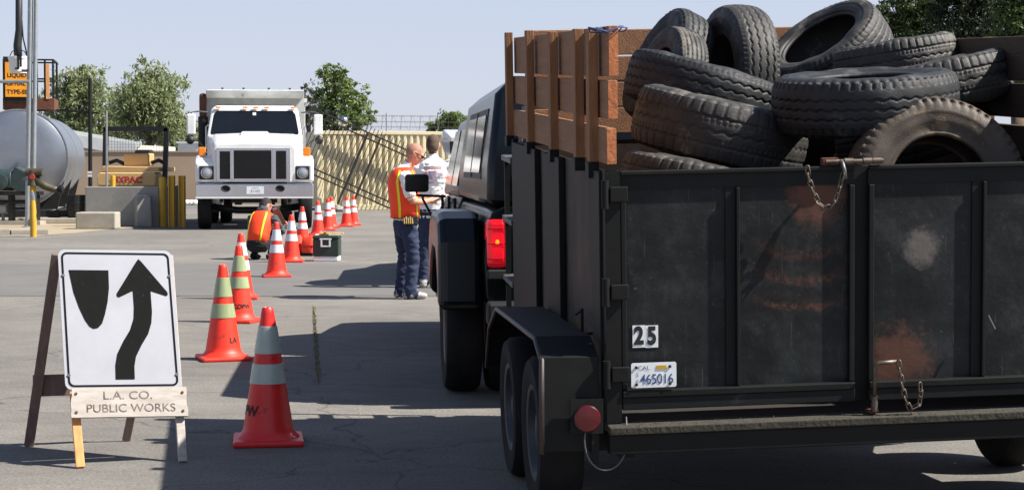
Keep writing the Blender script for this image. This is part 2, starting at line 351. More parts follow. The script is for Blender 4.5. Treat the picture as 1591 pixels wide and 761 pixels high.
# ------------------------------------------------------------------ trees
def tree(name, label, base, blobs, n, leaf, lm, trunk_r=.12, seed=1, group=None, droop=0., split=1):
    rg = np.random.default_rng(seed); t = thing(name, label, 'tree', base, 0, group); T = Vector(base)
    tm = MB(); rd = random.Random(seed)
    zc = min(b[0][2] for b in blobs); top = max(b[0][2] for b in blobs)
    fork = Vector((0, 0, zc*.65)); tm.tube([(0,0,-.1), (trunk_r*.3, 0, zc*.35), fork], [trunk_r*1.25, trunk_r, trunk_r*.85], 9)
    for c, r in blobs:
        c = Vector(c); mid = fork.lerp(c, .5)+Vector((rd.uniform(-.2,.2), rd.uniform(-.2,.2), .1)); tm.tube([fork, mid, c], [trunk_r*.6, trunk_r*.4, trunk_r*.12], 6)
        for k in range(6):
            e = c+Vector((rd.uniform(-.8,.8)*r[0], rd.uniform(-.8,.8)*r[1], rd.uniform(-.3,.9)*r[2])); tm.tube([mid.lerp(c, rd.uniform(.2,.9)), e], [trunk_r*.2, trunk_r*.05], 4)
    tm.build('trunk', 'bark', t, smooth=True)
    # clumps of leaves spread through the volume
    vol = np.array([b[1][0]*b[1][1]*b[1][2] for b in blobs])**.8; vol /= vol.sum(); P_ = []
    for (c, r), w in zip(blobs, vol):
        k = max(8, int(w*n/36)); u = rg.normal(size=(k, 3)); u /= np.linalg.norm(u, axis=1)[:, None]; rad = rg.uniform(.15, 1.45, k)**.65
        cc = np.array(c)+u*rad[:, None]*np.array(r)
        sz = rg.uniform(.05, .2, k)*np.mean(r)
        for q, s_ in zip(cc, sz):
            P_.append(q+rg.normal(size=(int(26*rg.uniform(.4, 1.6)), 3))*s_*np.array([1, 1, .75+droop]))
    pts = np.concatenate(P_); m = len(pts)
    a = rg.normal(size=(m, 3)); a /= np.linalg.norm(a, axis=1)[:, None]; b = np.cross(a, rg.normal(size=(m, 3))); b /= np.linalg.norm(b, axis=1)[:, None]
    a[:, 2] -= droop*1.5; L = leaf*rg.uniform(.6, 1.4, m)[:, None]; W = L*.42
    v = np.stack([pts-a*L, pts+b*W, pts+a*L, pts-b*W], 1).reshape(-1, 3)
    me = bpy.data.meshes.new('crown'); me.vertices.add(4*m); me.vertices.foreach_set('co', v.ravel()); me.loops.add(4*m); me.loops.foreach_set('vertex_index', np.arange(4*m))
    me.polygons.add(m); me.polygons.foreach_set('loop_start', np.arange(m)*4); me.update(calc_edges=True)
    mk('crown', me, lm, t); return t
def ground_at(x, d): return Vector(((x-CX)/FPX*d, d, 0))
def px_blobs(base, d, items):
    out = []
    for x, y, rx, ry in items:
        p = P(x, y, d)-base; s = d/FPX; out.append(((p.x, p.y+random.uniform(-.5,.5)*rx*s, p.z), (rx*s, rx*s*.9, ry*s)))
    return out
d = 95; b = ground_at(120, d)
tree('broad_tree', 'dusty green tree directly behind the silver tank and railing', b, px_blobs(b, d, [(100,150,30,38),(140,148,28,36),(115,185,34,36),(150,200,30,36),(85,200,26,34),(128,130,24,24)]), 19000, .10, 'leaf_dusty', .2, 3, None, .25)
d = 92; b = ground_at(235, d)
tree('broad_tree', 'tallest dusty green tree with drooping foliage left of the dump truck', b, px_blobs(b, d, [(228,122,28,24),(250,145,34,32),(212,150,28,32),(240,185,40,34),(205,190,30,34),(262,190,26,30),(228,165,34,36)]), 25000, .10, 'leaf_dusty', .2, 5, None, .3)
d = 99; b = ground_at(180, d)
tree('broad_tree', 'low thin tree filling the gap between the two left trees', b, px_blobs(b, d, [(175,175,18,26),(178,205,22,26),(172,228,26,18)]), 9000, .10, 'leaf_dusty', .12, 8, None, .2)
d = 103; b = ground_at(285, d)
tree('broad_tree', 'low bush tree just left of the dump truck mirror', b, px_blobs(b, d, [(272,215,22,20),(292,222,22,16),(300,212,16,20)]), 8000, .10, 'leaf_dusty', .12, 9, None, .2)
d = 75; b = ground_at(525, d)
tree('green_tree', 'bright green upright tree rising behind the beige container', b, px_blobs(b, d, [(520,118,20,18),(512,140,22,26),(535,140,20,24),(520,168,28,28),(556,165,18,28),(545,185,26,22),(566,186,20,16),(500,178,16,26),(505,112,12,14)]), 15000, .075, 'leaf_green', .16, 11)
d = 80; b = ground_at(482, d)
tree('grey_tree', 'thin greyish tree showing just right of the dump body', b, px_blobs(b, d, [(482,150,9,16),(478,168,12,16),(488,180,12,20),(474,135,4,10)]), 2600, .07, 'leaf_grey', .1, 12)
d = 78; b = ground_at(703, d)
tree('round_tree', 'small round tree peeking over the container behind the two standing men', b, px_blobs(b, d, [(703,186,17,14),(690,195,18,10),(716,192,16,12),(672,198,12,7)]), 7000, .07, 'leaf_green', .1, 13)
d = 84; b = ground_at(752, d)
tree('round_tree', 'sparse low tree beyond the container beside the pickup roof', b, px_blobs(b, d, [(742,186,14,9),(758,182,16,10),(775,186,16,12)]), 1800, .07, 'leaf_grey', .1, 14)
d = 50; b = ground_at(1405, d)
tree('pine_tree', 'loose green pine at the left of the trees above the tyres', b, px_blobs(b, d, [(1395,20,34,22),(1430,30,44,26),(1370,45,30,20),(1420,70,60,30),(1450,0,40,30),(1408,-12,26,20),(1362,22,14,12)]), 26000, .055, 'leaf_pine', .18, 15)
d = 44; b = ground_at(1500, d)
tree('pine_tree', 'dense dark evergreen behind the right side of the load', b, px_blobs(b, d, [(1500,30,46,40),(1490,-20,44,40),(1505,80,56,40),(1540,0,40,60),(1515,-70,36,40)]), 34000, .05, 'leaf_dark', .2, 16)
d = 40; b = ground_at(1580, d)
tree('pine_tree', 'sunlit evergreen at the right edge of the photograph', b, px_blobs(b, d, [(1572,20,26,40),(1600,40,40,40),(1590,-20,36,40),(1585,85,40,40)]), 24000, .05, 'leaf_pine', .18, 17)

# ------------------------------------------------------------------ block wall, shed, container, picket gate
w0, w1 = ground_at(-180, 66), ground_at(520, 67)
wt = thing('boundary_wall', 'long low tan stucco wall behind the roller and dump truck', 'wall', w0)
MB().bar(w0+Vector((0,0,.95)), w1+Vector((0,0,.95)), .2, 1.9).build('wall_body', 'stucco', wt, world=True)
MB().bar(w0+Vector((0,0,1.93)), w1+Vector((0,0,1.93)), .26, .06).build('coping', 'stucco', wt, world=True)
hd = 76
h = thing('shed', 'white building with a low grey roof beyond the tan wall', 'building', ground_at(120, hd))
def Q(x, y, d_): return P(x, y, d_)
hw = MB(); a, b2 = Q(60, 240, 78), Q(204, 240, 75)
hw.box((a.x, 75, 0), (b2.x-.4, 87, 2.3)); hw.build('wall', 'house_wall', h, world=True)
rf = MB(); e0, e1 = Q(40, 196, 74.), Q(212, 226, 74.)
rf.prism([e0, e1, e1+Vector((0,0,-.12)), e0+Vector((0,0,-.12))], (-1.0, 6, .2)); rf.build('roof', 'roof_grey', h, world=True)
fs = MB(); fs.prism([e0+Vector((0,-.06,-.05)), e1+Vector((0,-.06,.06)), e1+Vector((0,-.06,-.45)), e0+Vector((0,-.06,-.5))], (0, .05, 0)); fs.build('fascia', 'white_paint', h, world=True)
for x in (172, 183, 194, 204):
    q = Q(x, 231, 74.98); MB().box((q.x-.14, 74.9, q.z-.25), (q.x+.14, 74.99, q.z+.2)).build('vent', 'dark', h, world=True)
q = Q(294, 230, 72)
sh = thing('utility_cabinet', 'small white box roof above the wall left of the truck', 'cabinet', (q.x, 72, 0))
MB().box((-.45, 0, 0), (.45, .8, q.z+.18)).build('body', 'white_paint', sh)
MB().box((-.52, -.08, q.z+.18), (.52, .9, q.z+.26)).build('lid', 'white_paint', sh)
# rubble bags along the wall foot
for i in range(7):
    q = G(262+i*7, 319); t = MB(); t.ball((0,0,.09), (.16, .14, .11), 10, 7); o = t.build('sandbag', 'paper', None, smooth=True); o.location = (q.x, q.y, 0); o.rotation_euler = (0,0,i*1.3)
    tag(o, ['leftmost white bag behind the first yellow bollard', 'second white bag from the left at the wall foot', 'third white bag from the left at the wall foot', 'middle white bag of the row at the wall foot', 'third white bag from the right beside the truck', 'second white bag from the right beside the truck', 'rightmost white bag next to the dump truck wheel'][i], 'bag', 'white bags at the foot of the tan wall')

cd = CAMH*FPX/71; cyaw = R(18)
c0 = ground_at(493, cd)
ct = thing('shipping_container', 'long beige corrugated shipping container behind the picket gate', 'container', c0, cyaw)
cl, ch = 12.2, 2.52
prof = []; x = .12; pitch = .275
while x < cl-.2:
    prof += [(x, .0), (x+.07, .0), (x+.105, .055), (x+.175, .055)]; x += .21+.0
cm = MB(); n = len(prof)
cm.add([(p[0], p[1]+.02, .16) for p in prof]+[(p[0], p[1]+.02, ch-.1) for p in prof], [(i, i+1, n+i+1, n+i) for i in range(n-1)]); cm.build('corrugated_side', 'container', ct)
MB().box((0, 0, ch-.11), (cl, .12, ch)).build('top_rail', 'container', ct, bevel=.01)
MB().box((0, -.01, 0), (cl, .14, .17)).build('bottom_rail', 'container', ct, bevel=.01)
for x in (-.005, cl-.14): MB().box((x, -.015, 0), (x+.145, .15, ch+.004)).build('corner_post', 'container', ct, bevel=.01)
MB().box((.01, .15, .1), (cl-.01, 2.42, ch-.02)).build('shell', 'container', ct)
# barbed wire line on posts behind the container top
bwire = thing('barbed_wire', 'barbed wire strands strung above the beige container', 'wire', c0+Vector((0, 2.6, 0)))
bm_ = MB()
for k, yy in enumerate((180, 189, 197)):
    p0, p1 = P(560, yy, cd+3.2), P(800, yy+2, cd+4.2); bm_.tube([p0, p1], .004, 4)
    for i in range(60):
        p = p0.lerp(p1, i/60); bm_.tube([p+Vector((-.03,0,-.03)), p+Vector((.03,0,.03))], .004, 3); bm_.tube([p+Vector((-.03,0,.03)), p+Vector((.03,0,-.03))], .004, 3)
bm_.build('strand', 'dull_steel', bwire, world=True)
coil = MB(); pts = []
p0, p1 = P(575, 190, cd+3.3), P(700, 192, cd+3.8)
for i in range(500):
    t = i/499; a = t*2*math.pi*17; pts.append(p0.lerp(p1, t)+Vector((.08*math.cos(a*.5), .2*math.cos(a), .24*math.sin(a))))
coil.tube(pts, .0035, 3); coil.build('coil', 'dull_steel', bwire, world=True)
for x in (600, 680, 760):
    p = P(x, 205, cd+3.6); q = P(x, 176, cd+3.6); MB().cyl((p.x, p.y, 0), q, .014, n=6).build('post', 'dull_steel', bwire, world=True)

# tilted wrought iron gate in front of the container
gd = cd-.3
cn = Vector((math.sin(cyaw), -math.cos(cyaw), 0)); cpl = c0+cn*.30
def gp(x, y):
    o = Vector((0,0,CAMH)); r = P(x, y, 1.)-o; return o+r*((cpl-o).dot(cn)/r.dot(cn))
top0, top1 = gp(523, 184), gp(660, 246); U = (top1-top0).normalized(); V = U.cross(cn); V = V if V.z < 0 else -V
gt = thing('picket_gate', 'black iron picket gate tilted down to the right before the container', 'gate', (top0.x, top0.y, 0))
mpx = gd/FPX; Lg = 3.9; hgt = 95*mpx
O = top0-U*1.0
for k, off in enumerate((0, 9*mpx, hgt-9*mpx, hgt)):
    MB().bar(O+V*off, O+U*(Lg+1.0)+V*off, .045, .045, cn).build('rail', 'iron', gt, world=True)
for i in range(38):
    p = O+U*(.06+i*.13)
    m_ = MB(); m_.bar(p-V*.16, p+V*(hgt+.02), .020, .020, cn); m_.tube([p-V*.16, p-V*.24], .02, 4, .001); m_.build('picket', 'iron', gt, world=True)
for s in (1.75, 2.2): MB().bar(O+U*(s+.35)-V*.02, O+U*(s+.35)+V*(hgt+.55), .06, .06, cn).build('brace', 'iron', gt, world=True)
# floodlight on its post near the gate's high end
fl = thing('floodlight', 'silver floodlight on the container roof above the iron gate end', 'lamp', (P(533, 190, cd+.4).x, cd+.4, ch-.1))
p = P(533, 189, cd+.4)-Vector((0,0,ch-.1)); MB().cyl((0,0,0), (0,0,p.z-.12), .035, n=10).build('post', 'galvanised', fl, smooth='auto')
MB().lathe([(.05,-.14),(.14,-.1),(.17,.0),(.16,.1),(.08,.17),(.01,.18)], 16, Matrix.Translation((0,0,p.z))).build('head', 'chrome', fl, smooth=True)
# debris near the container foot
for i, (x, y, s) in enumerate(((520,327,.16),(527,329,.22),(512,328,.14))):
    q = G(x, y); t = MB(); t.ball((0,0,s*.4), (s*1.2, s*.8, s*.45), 7, 5); o = t.build('rubble_lump', 'block_concrete' if i else 'dark'); o.location = (q.x, q.y, 0); o.rotation_euler = (.1, 0, i*1.1)
    tag(o, ['grey lump of rubble left of the far cone pair, dark side up', 'largest pale lump of rubble by the container foot', 'small pale lump of rubble nearest the dump truck'][i], 'rubble')

# ------------------------------------------------------------------ tank yard on the left
td = CAMH*FPX/90
tA = P(28, 246, td); tB = P(66, 247, td*1.17); tB.z = tA.z; ax = (tB-tA).normalized(); TL = (tB-tA).length; TR = 75*td/FPX
tz = Vector((0,0,1)); tx = ax.cross(tz).normalized()*-1; tx = Vector((ax.y, -ax.x, 0))
TM = Matrix(((tx.x, ax.x, 0, tA.x), (tx.y, ax.y, 0, tA.y), (0, 0, 1, 0), (0, 0, 0, 1)))   # local x right, y along the tank, z up
tank = thing('storage_tank', 'large silver horizontal storage tank on black saddles', 'tank', M=TM)
zc = tA.z
MY = Matrix.Translation((0,0,zc)) @ Matrix.Rotation(R(-90), 4, 'X')
t = MB(); t.lathe([(TR,0.0),(TR,TL)], 64, MY); t.build('shell', 'silver_tank', tank, smooth='auto')
t = MB(); t.lathe([(TR-.006,.012),(TR*.96,-.02),(TR*.7,-.07),(TR*.35,-.10),(.01,-.11)], 64, MY); t.build('end_cap', 'silver_tank', tank, smooth='auto')
t = MB(); t.lathe([(TR+.02,-.01),(TR+.025,.05),(TR-.01,.051),(TR-.01,-.011)], 64, MY, caps=False); t.build('rim_band', 'chrome', tank, smooth='auto')
for y in (TL*.5, TL-.03): t = MB(); t.lathe([(TR+.001,y),(TR+.012,y),(TR+.012,y+.05),(TR+.001,y+.05)], 64, MY, caps=False); t.build('weld_band', 'galvanised', tank, smooth='auto')
for y in (.5, TL*.45, TL-.8):
    t = MB(); pts = [(-TR*.75, y, .32), (TR*.75, y, .32), (TR*.86, y, zc-TR*.35)]
    for k in range(9):
        a = R(-30-15*k); pts.append((TR*1.0*math.cos(a), y, zc+TR*math.sin(a)))
    poly = [(-TR*.75, y, .32), (TR*.75, y, .32)]+[((TR+.01)*math.cos(R(-28-13.8*k)), y, zc+(TR+.01)*math.sin(R(-28-13.8*k))) for k in range(10)]
    t.prism(poly, (0, .18, 0)); t.build('saddle', 'black_steel', tank)
for x in (-TR*.75, TR*.78): MB().box((x-.07, -.5, .14), (x+.07, TL+.2, .32)).build('skid_beam', 'black_steel', tank, bevel=.01)
MB().box((-TR*.7, -.45, .15), (TR*1.45, -.3, .31)).build('skid_crossbeam', 'black_steel', tank, bevel=.01)
for (x, z) in ((TR*.88, zc+.32),): MB().box((x-.03, .3, z-.06), (x+.02, .42, z+.07)).build('placard', 'paper', tank)
# pad under the tank
pad = MB(TM); pad.box((-3, -.8, 0), (TR*1.45, TL+1, .135)); struct(pad.build('concrete_pad', 'pale_concrete', bevel=.02))
# platform with railing on the tank, orange notice
py = 1.2; S_ = (td+py)/FPX
def TP(x, y, ly):                      # pixel -> tank local point at local y
    o = Vector((0,0,CAMH)); r = P(x, y, 1.)-o; Mi = TM.inverted(); oo = Mi @ o; rr = Mi.to_3x3() @ r; k = (ly-oo.y)/rr.y; return oo+rr*k
plat = thing('tank_platform', 'dark steel service platform with railing on top of the tank', 'platform', M=TM)
a, b_ = TP(6, 150, .5), TP(86, 172, .5); zt = zc+TR
MB().box((a.x, .2, zt+.01), (b_.x, 1.7, zt+.30)).build('deck', 'rust', plat, bevel=.01)
ztop = TP(60, 94, .5).z; ztop2 = TP(84, 104, 1.6).z
x0 = TP(57, 94, .25).x; x1 = b_.x-.03
for (x, y) in ((x0, .25), (x1, .25), (x1, 1.6), (a.x+.03, .25), (a.x+.03, 1.6), ((x0+x1)/2, .25)):
    MB().box((x-.025, y-.025, zt+.30), (x+.025, y+.025, ztop)).build('post', 'black_steel', plat)
for z in (ztop, (zt+.3+ztop)/2):
    MB().bar((x0, .25, z), (x1, .25, z), .04, .04).build('rail', 'black_steel', plat); MB().bar((x1, .25, z+.001), (x1, 1.6, z+.001), .04, .04).build('rail', 'black_steel', plat); MB().bar((a.x+.03, 1.6, z), (x1, 1.6, z), .04, .04).build('rail', 'black_steel', plat)
p0_, p1_ = TP(71, 100, .2), TP(77, 154, .2); MB().box((p0_.x, .18, p1_.z), (p1_.x, .22, p0_.z)).build('upright_plank', 'leg_orange', plat)
s0, s1 = TP(8, 97, .15), TP(45, 151, .15)
sg = thing('notice_board', 'orange notice board with black lettering on the tank platform', 'sign', M=TM)
MB().box((s0.x-.05, .13, s1.z-.12), (s1.x+.03, .17, s0.z+.14)).build('backing', 'black_steel', sg)
MB().box((s0.x, .10, s1.z), (s1.x, .128, s0.z)).build('panel', 'orange_sign', sg)
cxs = (s0.x+s1.x)/2; hs = s0.z-s1.z
for i, wtx in enumerate(('HOT', 'LIQUID', 'ASPHALT', 'TYPE-SS')): text(wtx, hs*.17, Matrix.Translation((cxs, .097, s0.z-hs*(.14+.24*i))) @ XZ, 'lettering', 'ink', sg, .004)
# poles and bollards
def pole(label, x, y0, y1, r, m='galvanised', d_=None, name='steel_pole', cat='pole'):
    g = G(x, y0) if d_ is None else ground_at(x, d_); top = P(x+ (5 if y1 < 0 else 0), y1, g.y); t = thing(name, label, cat, g)
    MB().cyl((0,0,0), (top.x-g.x, 0, top.z), r, n=14).build('shaft', m, t, smooth='auto')
    MB().lathe([(r*2.2,0),(r*2.2,.02),(r*1.2,.03),(r*1.2,.06)], 14).build('foot_plate', m, t, smooth='auto'); return t, g, top
pt, g, top = pole('thick galvanised pole rising out of the picture before the tank', 43, 353, -40, .062)
for z in (1.1, 3.6): MB().box((-.08, -.08, z), (.08, .08, z+.05)).build('clamp', 'dull_steel', pt)
pt2, g2, top2 = pole('thinner galvanised pole beside the thick one, ending above the valve', 51.5, 353, -40, .05)
MB().cyl((0,0,0), (0,0,.2), .09, n=14).build('sleeve', 'galvanised', pt2, smooth='auto')
q0, q1 = P(-120, 127, g.y-.1), P(46, 127, g.y-.1)
hp = MB().cyl(q0, q1, .04, n=10).build('cross_pipe', 'galvanised', pt, smooth='auto', world=True)
pt3, g3, top3 = pole('dark thin post with a cross bar right of the tank', 140, 331, 122, .05, 'black_steel', td*.99)
q0, q1 = P(88, 171, g3.y), P(153, 176, g3.y); MB().bar(q0, q1, .05, .05).build('cross_bar', 'black_steel', pt3, world=True)
for yy in (268, 273): q = P(139.5, yy, g3.y-.06); MB().box((q.x-.055, q.y-.01, q.z-.03), (q.x+.055, q.y, q.z+.03)).build('tag', 'paper', pt3, world=True)
pt4, g4, top4 = pole('short thin grey post in front of the left trees', 165.5, 330, 172, .025, 'galvanised', 44)
def bollard(label, x, y0, y1, w, band=True, m='yellow', base=None, rz=0.):
    g = G(x, y0) if base is None else base; top = P(x, y1, g.y); r = w/2*g.y/FPX; t = thing('bollard', label, 'bollard', g, rz, 'yellow bollards')
    MB().lathe([(r,0),(r,top.z-.04),(r*.8,top.z-.01),(r*.3,top.z)], 16).build('post', m, t, smooth='auto'); return t, r, top.z
bt, r_, hz = bollard('yellow bollard carrying a bronze valve before the tank', 52, 368, 288, 10)
v = MB(); v.lathe([(r_*1.02,hz*.72),(r_*1.06,hz*.73),(r_*1.06,hz*.86),(r_*1.02,hz*.87)], 16, caps=False); v.build('grey_band', 'galvanised', bt, smooth='auto')
vt = thing('valve', 'bronze pipe valve fixed above the yellow bollard by the tank', 'valve', G(52, 368)+Vector((0,0,hz)))
MB().cyl((0,0,-.01), (0,0,.30), .11, .09, n=14).build('body', 'bronze', vt, smooth='auto')
MB().cyl((-.14,0,.26), (.2,0,.26), .085, n=14).build('bonnet', 'bronze', vt, smooth='auto')
MB().tube([(.05,0,.12),(.25,0,-.02),(.42,0,-.08),(.52,0,-.08)], [.09,.08,.07,.05], 12).build('elbow', 'bronze', vt, smooth=True)
MB().lathe([(.08,0),(.09,.03),(.09,.08),(.05,.1)], 12, Matrix.Translation((.52,0,-.08)) @ Matrix.Rotation(R(90),4,'Y')).build('outlet', 'black_steel', vt, smooth='auto')
MB().cyl((.02,-.1,.17), (.02,-.14,.17), .05, n=12).build('gauge', 'red_paint', vt, smooth='auto')
bollard('yellow square bollard nearest the concrete block', 253, 352, 275, 11)
for x, lab in ((266, 'middle dark-sided yellow channel bollard beside the truck'), (282, 'yellow channel bollard closest to the dump truck wheel')):
    g = G(x, 353); top = P(x, 273, g.y); w = 9.5*g.y/FPX
    t = thing('bollard', lab, 'bollard', g, R(-6), 'yellow bollards')
    MB().box((-w/2, 0, 0), (-w*.32, w*.9, top.z)).build('flange', 'yellow', t); MB().box((w*.32, 0, 0), (w/2, w*.9, top.z)).build('flange', 'yellow', t); MB().box((-w*.32, w*.35, 0), (w*.32, w*.5, top.z)).build('web', 'yellow', t)
# pump, meter, drum, buckets
pm = thing('pump_unit', 'teal green pump with motor standing left of the yellow bollard', 'pump', P(18, 330, td-1.6)*Vector((1,1,0)) if False else Vector((P(18,330,td-1.6).x, td-1.6, .0)))
s = td/FPX; z0 = P(18, 300, td-1.6).z; z1 = P(18, 262, td-1.6).z
MB().box((-.75, -.25, 0), (.75, .3, .1)).build('plinth', 'pale_concrete', pm)
for x in (-.6, 0, .6): MB().box((x-.04, -.15, .1), (x+.04, .2, z0-.05)).build('stand', 'black_steel', pm)
MB().box((-.75, -.2, z0-.05), (.72, .25, z0+.04)).build('bed_plate', 'black_steel', pm)
MB().cyl((-.62,0,z0+.32), (.05,0,z0+.32), .26, n=20).build('motor', 'pump_green', pm, smooth='auto', bevel=.01)
MB().box((.0,-.2,z0+.05), (.5,.22,z0+.56), Matrix.Translation((.25,0,z0+.3)) @ Matrix.Rotation(R(28),4,'Y') @ Matrix.Translation((-.25,0,-z0-.3))).build('gear_case', 'pump_green', pm, bevel=.03)
MB().lathe([(.02,0),(.17,0),(.2,.03),(.2,.1),(.1,.12),(.02,.12)], 18, Matrix.Translation((-.2,-.22,z0+.27)) @ Matrix.Rotation(R(90),4,'X')).build('pulley', 'pump_green', pm, smooth='auto')
MB().tube([(-.75,-.1,z0+.2),(-.75,-.12,z0-.15),(-.3,-.12,z0-.22),(.5,-.1,z0-.2),(.6,-.1,.15)], .05, 8).build('pipe', 'black_steel', pm, smooth=True)
mt = thing('gas_meter', 'small grey meter on a riser at the far left edge', 'meter', G(5, 349))
MB().cyl((0,0,0), (0,0,.28), .04, n=10).build('riser', 'galvanised', mt); MB().box((-.12,-.09,.26), (.12,.09,.5)).build('case', 'galvanised', mt, bevel=.04)
MB().tube([(.1,0,.3),(.2,0,.3),(.22,0,.0)], .025, 8).build('pipe', 'galvanised', mt, smooth=True)
bk = thing('drum', 'black open drum standing beside the tank saddles', 'drum', Vector((P(121, 330, td-.2).x, td-.2, .135)))
zt_ = P(121, 303, td-.2).z-.135; MB().lathe([(.01,.01),(.25,.01),(.265,.02),(.275,zt_*.33),(.285,zt_*.34),(.275,zt_*.36),(.28,zt_*.66),(.29,zt_*.67),(.28,zt_*.69),(.285,zt_),(.27,zt_),(.265,.05),(.01,.05)], 24, caps=False).build('body', 'black_plastic', bk, smooth='auto')
wb = thing('hanging_bucket', 'white bucket with black marks hanging from a black hose', 'bucket', P(29, 114, td-1.2))
hb = 26*td/FPX; MB().lathe([(.01,.0),(.20,.0),(.235,hb*.8),(.25,hb*.82),(.25,hb*.95),(.235,hb*.96),(.22,.04),(.01,.03)], 24, caps=False).build('pail', 'bucket_white', wb, smooth='auto')
for dx, dz, w_, h_ in ((.06,.12,.05,.3),(.12,.14,.05,.26),(.03,.08,.1,.04),(.09,.4,.1,.04)): MB().box((dx-w_/2,-.252,dz),(dx+w_/2,-.235,dz+h_)).build('marking', 'ink', wb)
MB().tube([(-.23,0,hb*.9),(-.15,0,hb*1.25),(.0,0,hb*1.4),(.15,0,hb*1.25),(.23,0,hb*.9)], .012, 5).build('handle', 'black_plastic', wb, smooth=True)
hsx = P(30, -60, td-1.2)-P(29, 114, td-1.2)
MB().tube([(0,0,hb*.5),(-.02,0,hb*1.6),(.02,0,hb*2.5),(.04,0,hsx.z)], [.1,.1,.085,.08], 10).build('hose', 'black_plastic', wb, smooth=True)
MB().tube([(.22,0,hb*.95),(.12,0,hb*2.),(.06,0,hsx.z*.7)], .02, 6).build('cable', 'black_plastic', wb, smooth=True)
# concrete bin wall, block, roller
bw0, bw1 = G(133, 352), G(247, 352); hgt_ = P(200, 290, bw0.y).z
bn = thing('concrete_bin', 'low grey concrete bin wall in front of the yellow roller', 'wall', bw0)
MB().box((bw0.x, bw0.y, 0), (bw1.x, bw0.y+.25, hgt_)).build('front_wall', 'block_concrete', bn, bevel=.02, world=True)
MB().box((bw1.x-.25, bw0.y+.251, 0), (bw1.x, bw0.y+3, hgt_)).build('side_wall', 'block_concrete', bn, bevel=.02, world=True)
g = G(156, 356); MB(Matrix.Translation((g.x, g.y, 0))).box((-.55,-.05,0),(.35,.5,.38)).build('tmp', 'pale_concrete', bevel=.03).name = 'concrete_footing'
ft = bpy.data.objects['concrete_footing']; tag(ft, 'pale concrete footing block at the foot of the bin wall', 'block')
g = G(222, 352); hk = P(222, 303, g.y).z
kb_ = MB(Matrix.Translation((g.x, g.y-.1, 0)) @ Matrix.Rotation(R(18),4,'Z')); kb_.prism([(-.17,-.3,0),(.2,-.3,0),(.17,-.3,hk*.93),(.1,-.3,hk),(-.1,-.3,hk),(-.15,-.3,hk*.93)], (0,.7,0)); o = kb_.build('concrete_block', 'block_concrete', bevel=.025); tag(o, 'rough upright concrete block leaning in front of the bin wall', 'block')
yb = thing('bollard', 'short yellow stub bollard against the roller front', 'bollard', Vector((P(175.5, 291, bw0.y+.12).x, bw0.y+.12, hgt_)), 0, 'yellow bollards')
MB().lathe([(.06,0),(.06,.2),(.05,.26),(.02,.27)], 14).build('post', 'yellow', yb, smooth='auto')
rd_ = CAMH*FPX/88; rc = Vector((P(198, 300, rd_).x, rd_, 0)); s = FPX/rd_
def rz_(y): return P(198, y, rd_).z
rl = thing('road_roller', 'yellow road roller with black rollover frame behind the bin', 'roller', rc)
def rx(x): return (x-198)/s
MB().prism([(rx(152),-.05,rz_(289)),(rx(242),-.05,rz_(289)),(rx(243),-.05,rz_(272)),(rx(240),-.02,rz_(268)),(rx(156),-.02,rz_(268)),(rx(152),-.05,rz_(272))], (0,.9,0)).build('front_hood', 'machine_yellow', rl, bevel=.03)
MB().prism([(rx(158),.05,rz_(267)),(rx(247),.05,rz_(267)),(rx(247),.05,rz_(260)),(rx(158),.05,rz_(258))], (0,2.2,0)).build('deck', 'machine_yellow', rl, bevel=.02)
MB().box((rx(186), .5, rz_(258)), (rx(226), 1.2, rz_(238))).build('console', 'machine_yellow', rl, bevel=.04)
MB().box((rx(193), 1.3, rz_(258)), (rx(219), 1.7, rz_(232))).build('seat', 'black_plastic', rl, bevel=.05)
for x0_, x1_ in ((162,186),(228,252)): MB().tube([(rx(x0_),.6,rz_(253)),((rx(x0_)+rx(x1_))/2,.6,rz_(249)),(rx(x1_),.6,rz_(255))], .05, 8).build('arm_rest', 'black_plastic', rl, smooth=True)
for yy in (.6, 2.6): MB().cyl((rx(160),yy,.5), (rx(238),yy,.5), .5, n=32).build('drum', 'dull_steel', rl, smooth='auto')
MB().box((rx(154), 0, .45), (rx(240), 3.0, rz_(289)-.003)).build('chassis', 'machine_yellow', rl)
fr = MB(); xa, xb = rx(157), rx(255)
fr.bar((xa, .4, rz_(300)), (xa+.05, .4, rz_(199)), .12, .12); fr.build('rollover_post', 'iron', rl)
fr = MB(); fr.bar((xb-.07, .4, rz_(300)), (xb, .4, rz_(199)), .12, .12); fr.build('rollover_post', 'iron', rl)
MB().bar((xa, .4, rz_(200)), (xb+.03, .4, rz_(200)), .12, .12).build('rollover_bar', 'iron', rl)
ms = MB()
for k in range(22):
    t = k/21; ms.bar((xa+.05+(xb-xa-.1)*t, .42, rz_(201)), (xa+.05+(xb-xa-.1)*t, .42, rz_(238)), .006, .006)
for k in range(9): z = rz_(201)+(rz_(238)-rz_(201))*k/8; ms.bar((xa+.04, .425, z), (xb-.04, .425, z), .006, .006)
ms.build('wire_mesh', 'iron', rl)
text('HYPAC', .215, Matrix.Translation((rx(198), -.056, rz_(280))) @ XZ, 'lettering', 'red_paint', rl, .010, 1.15)

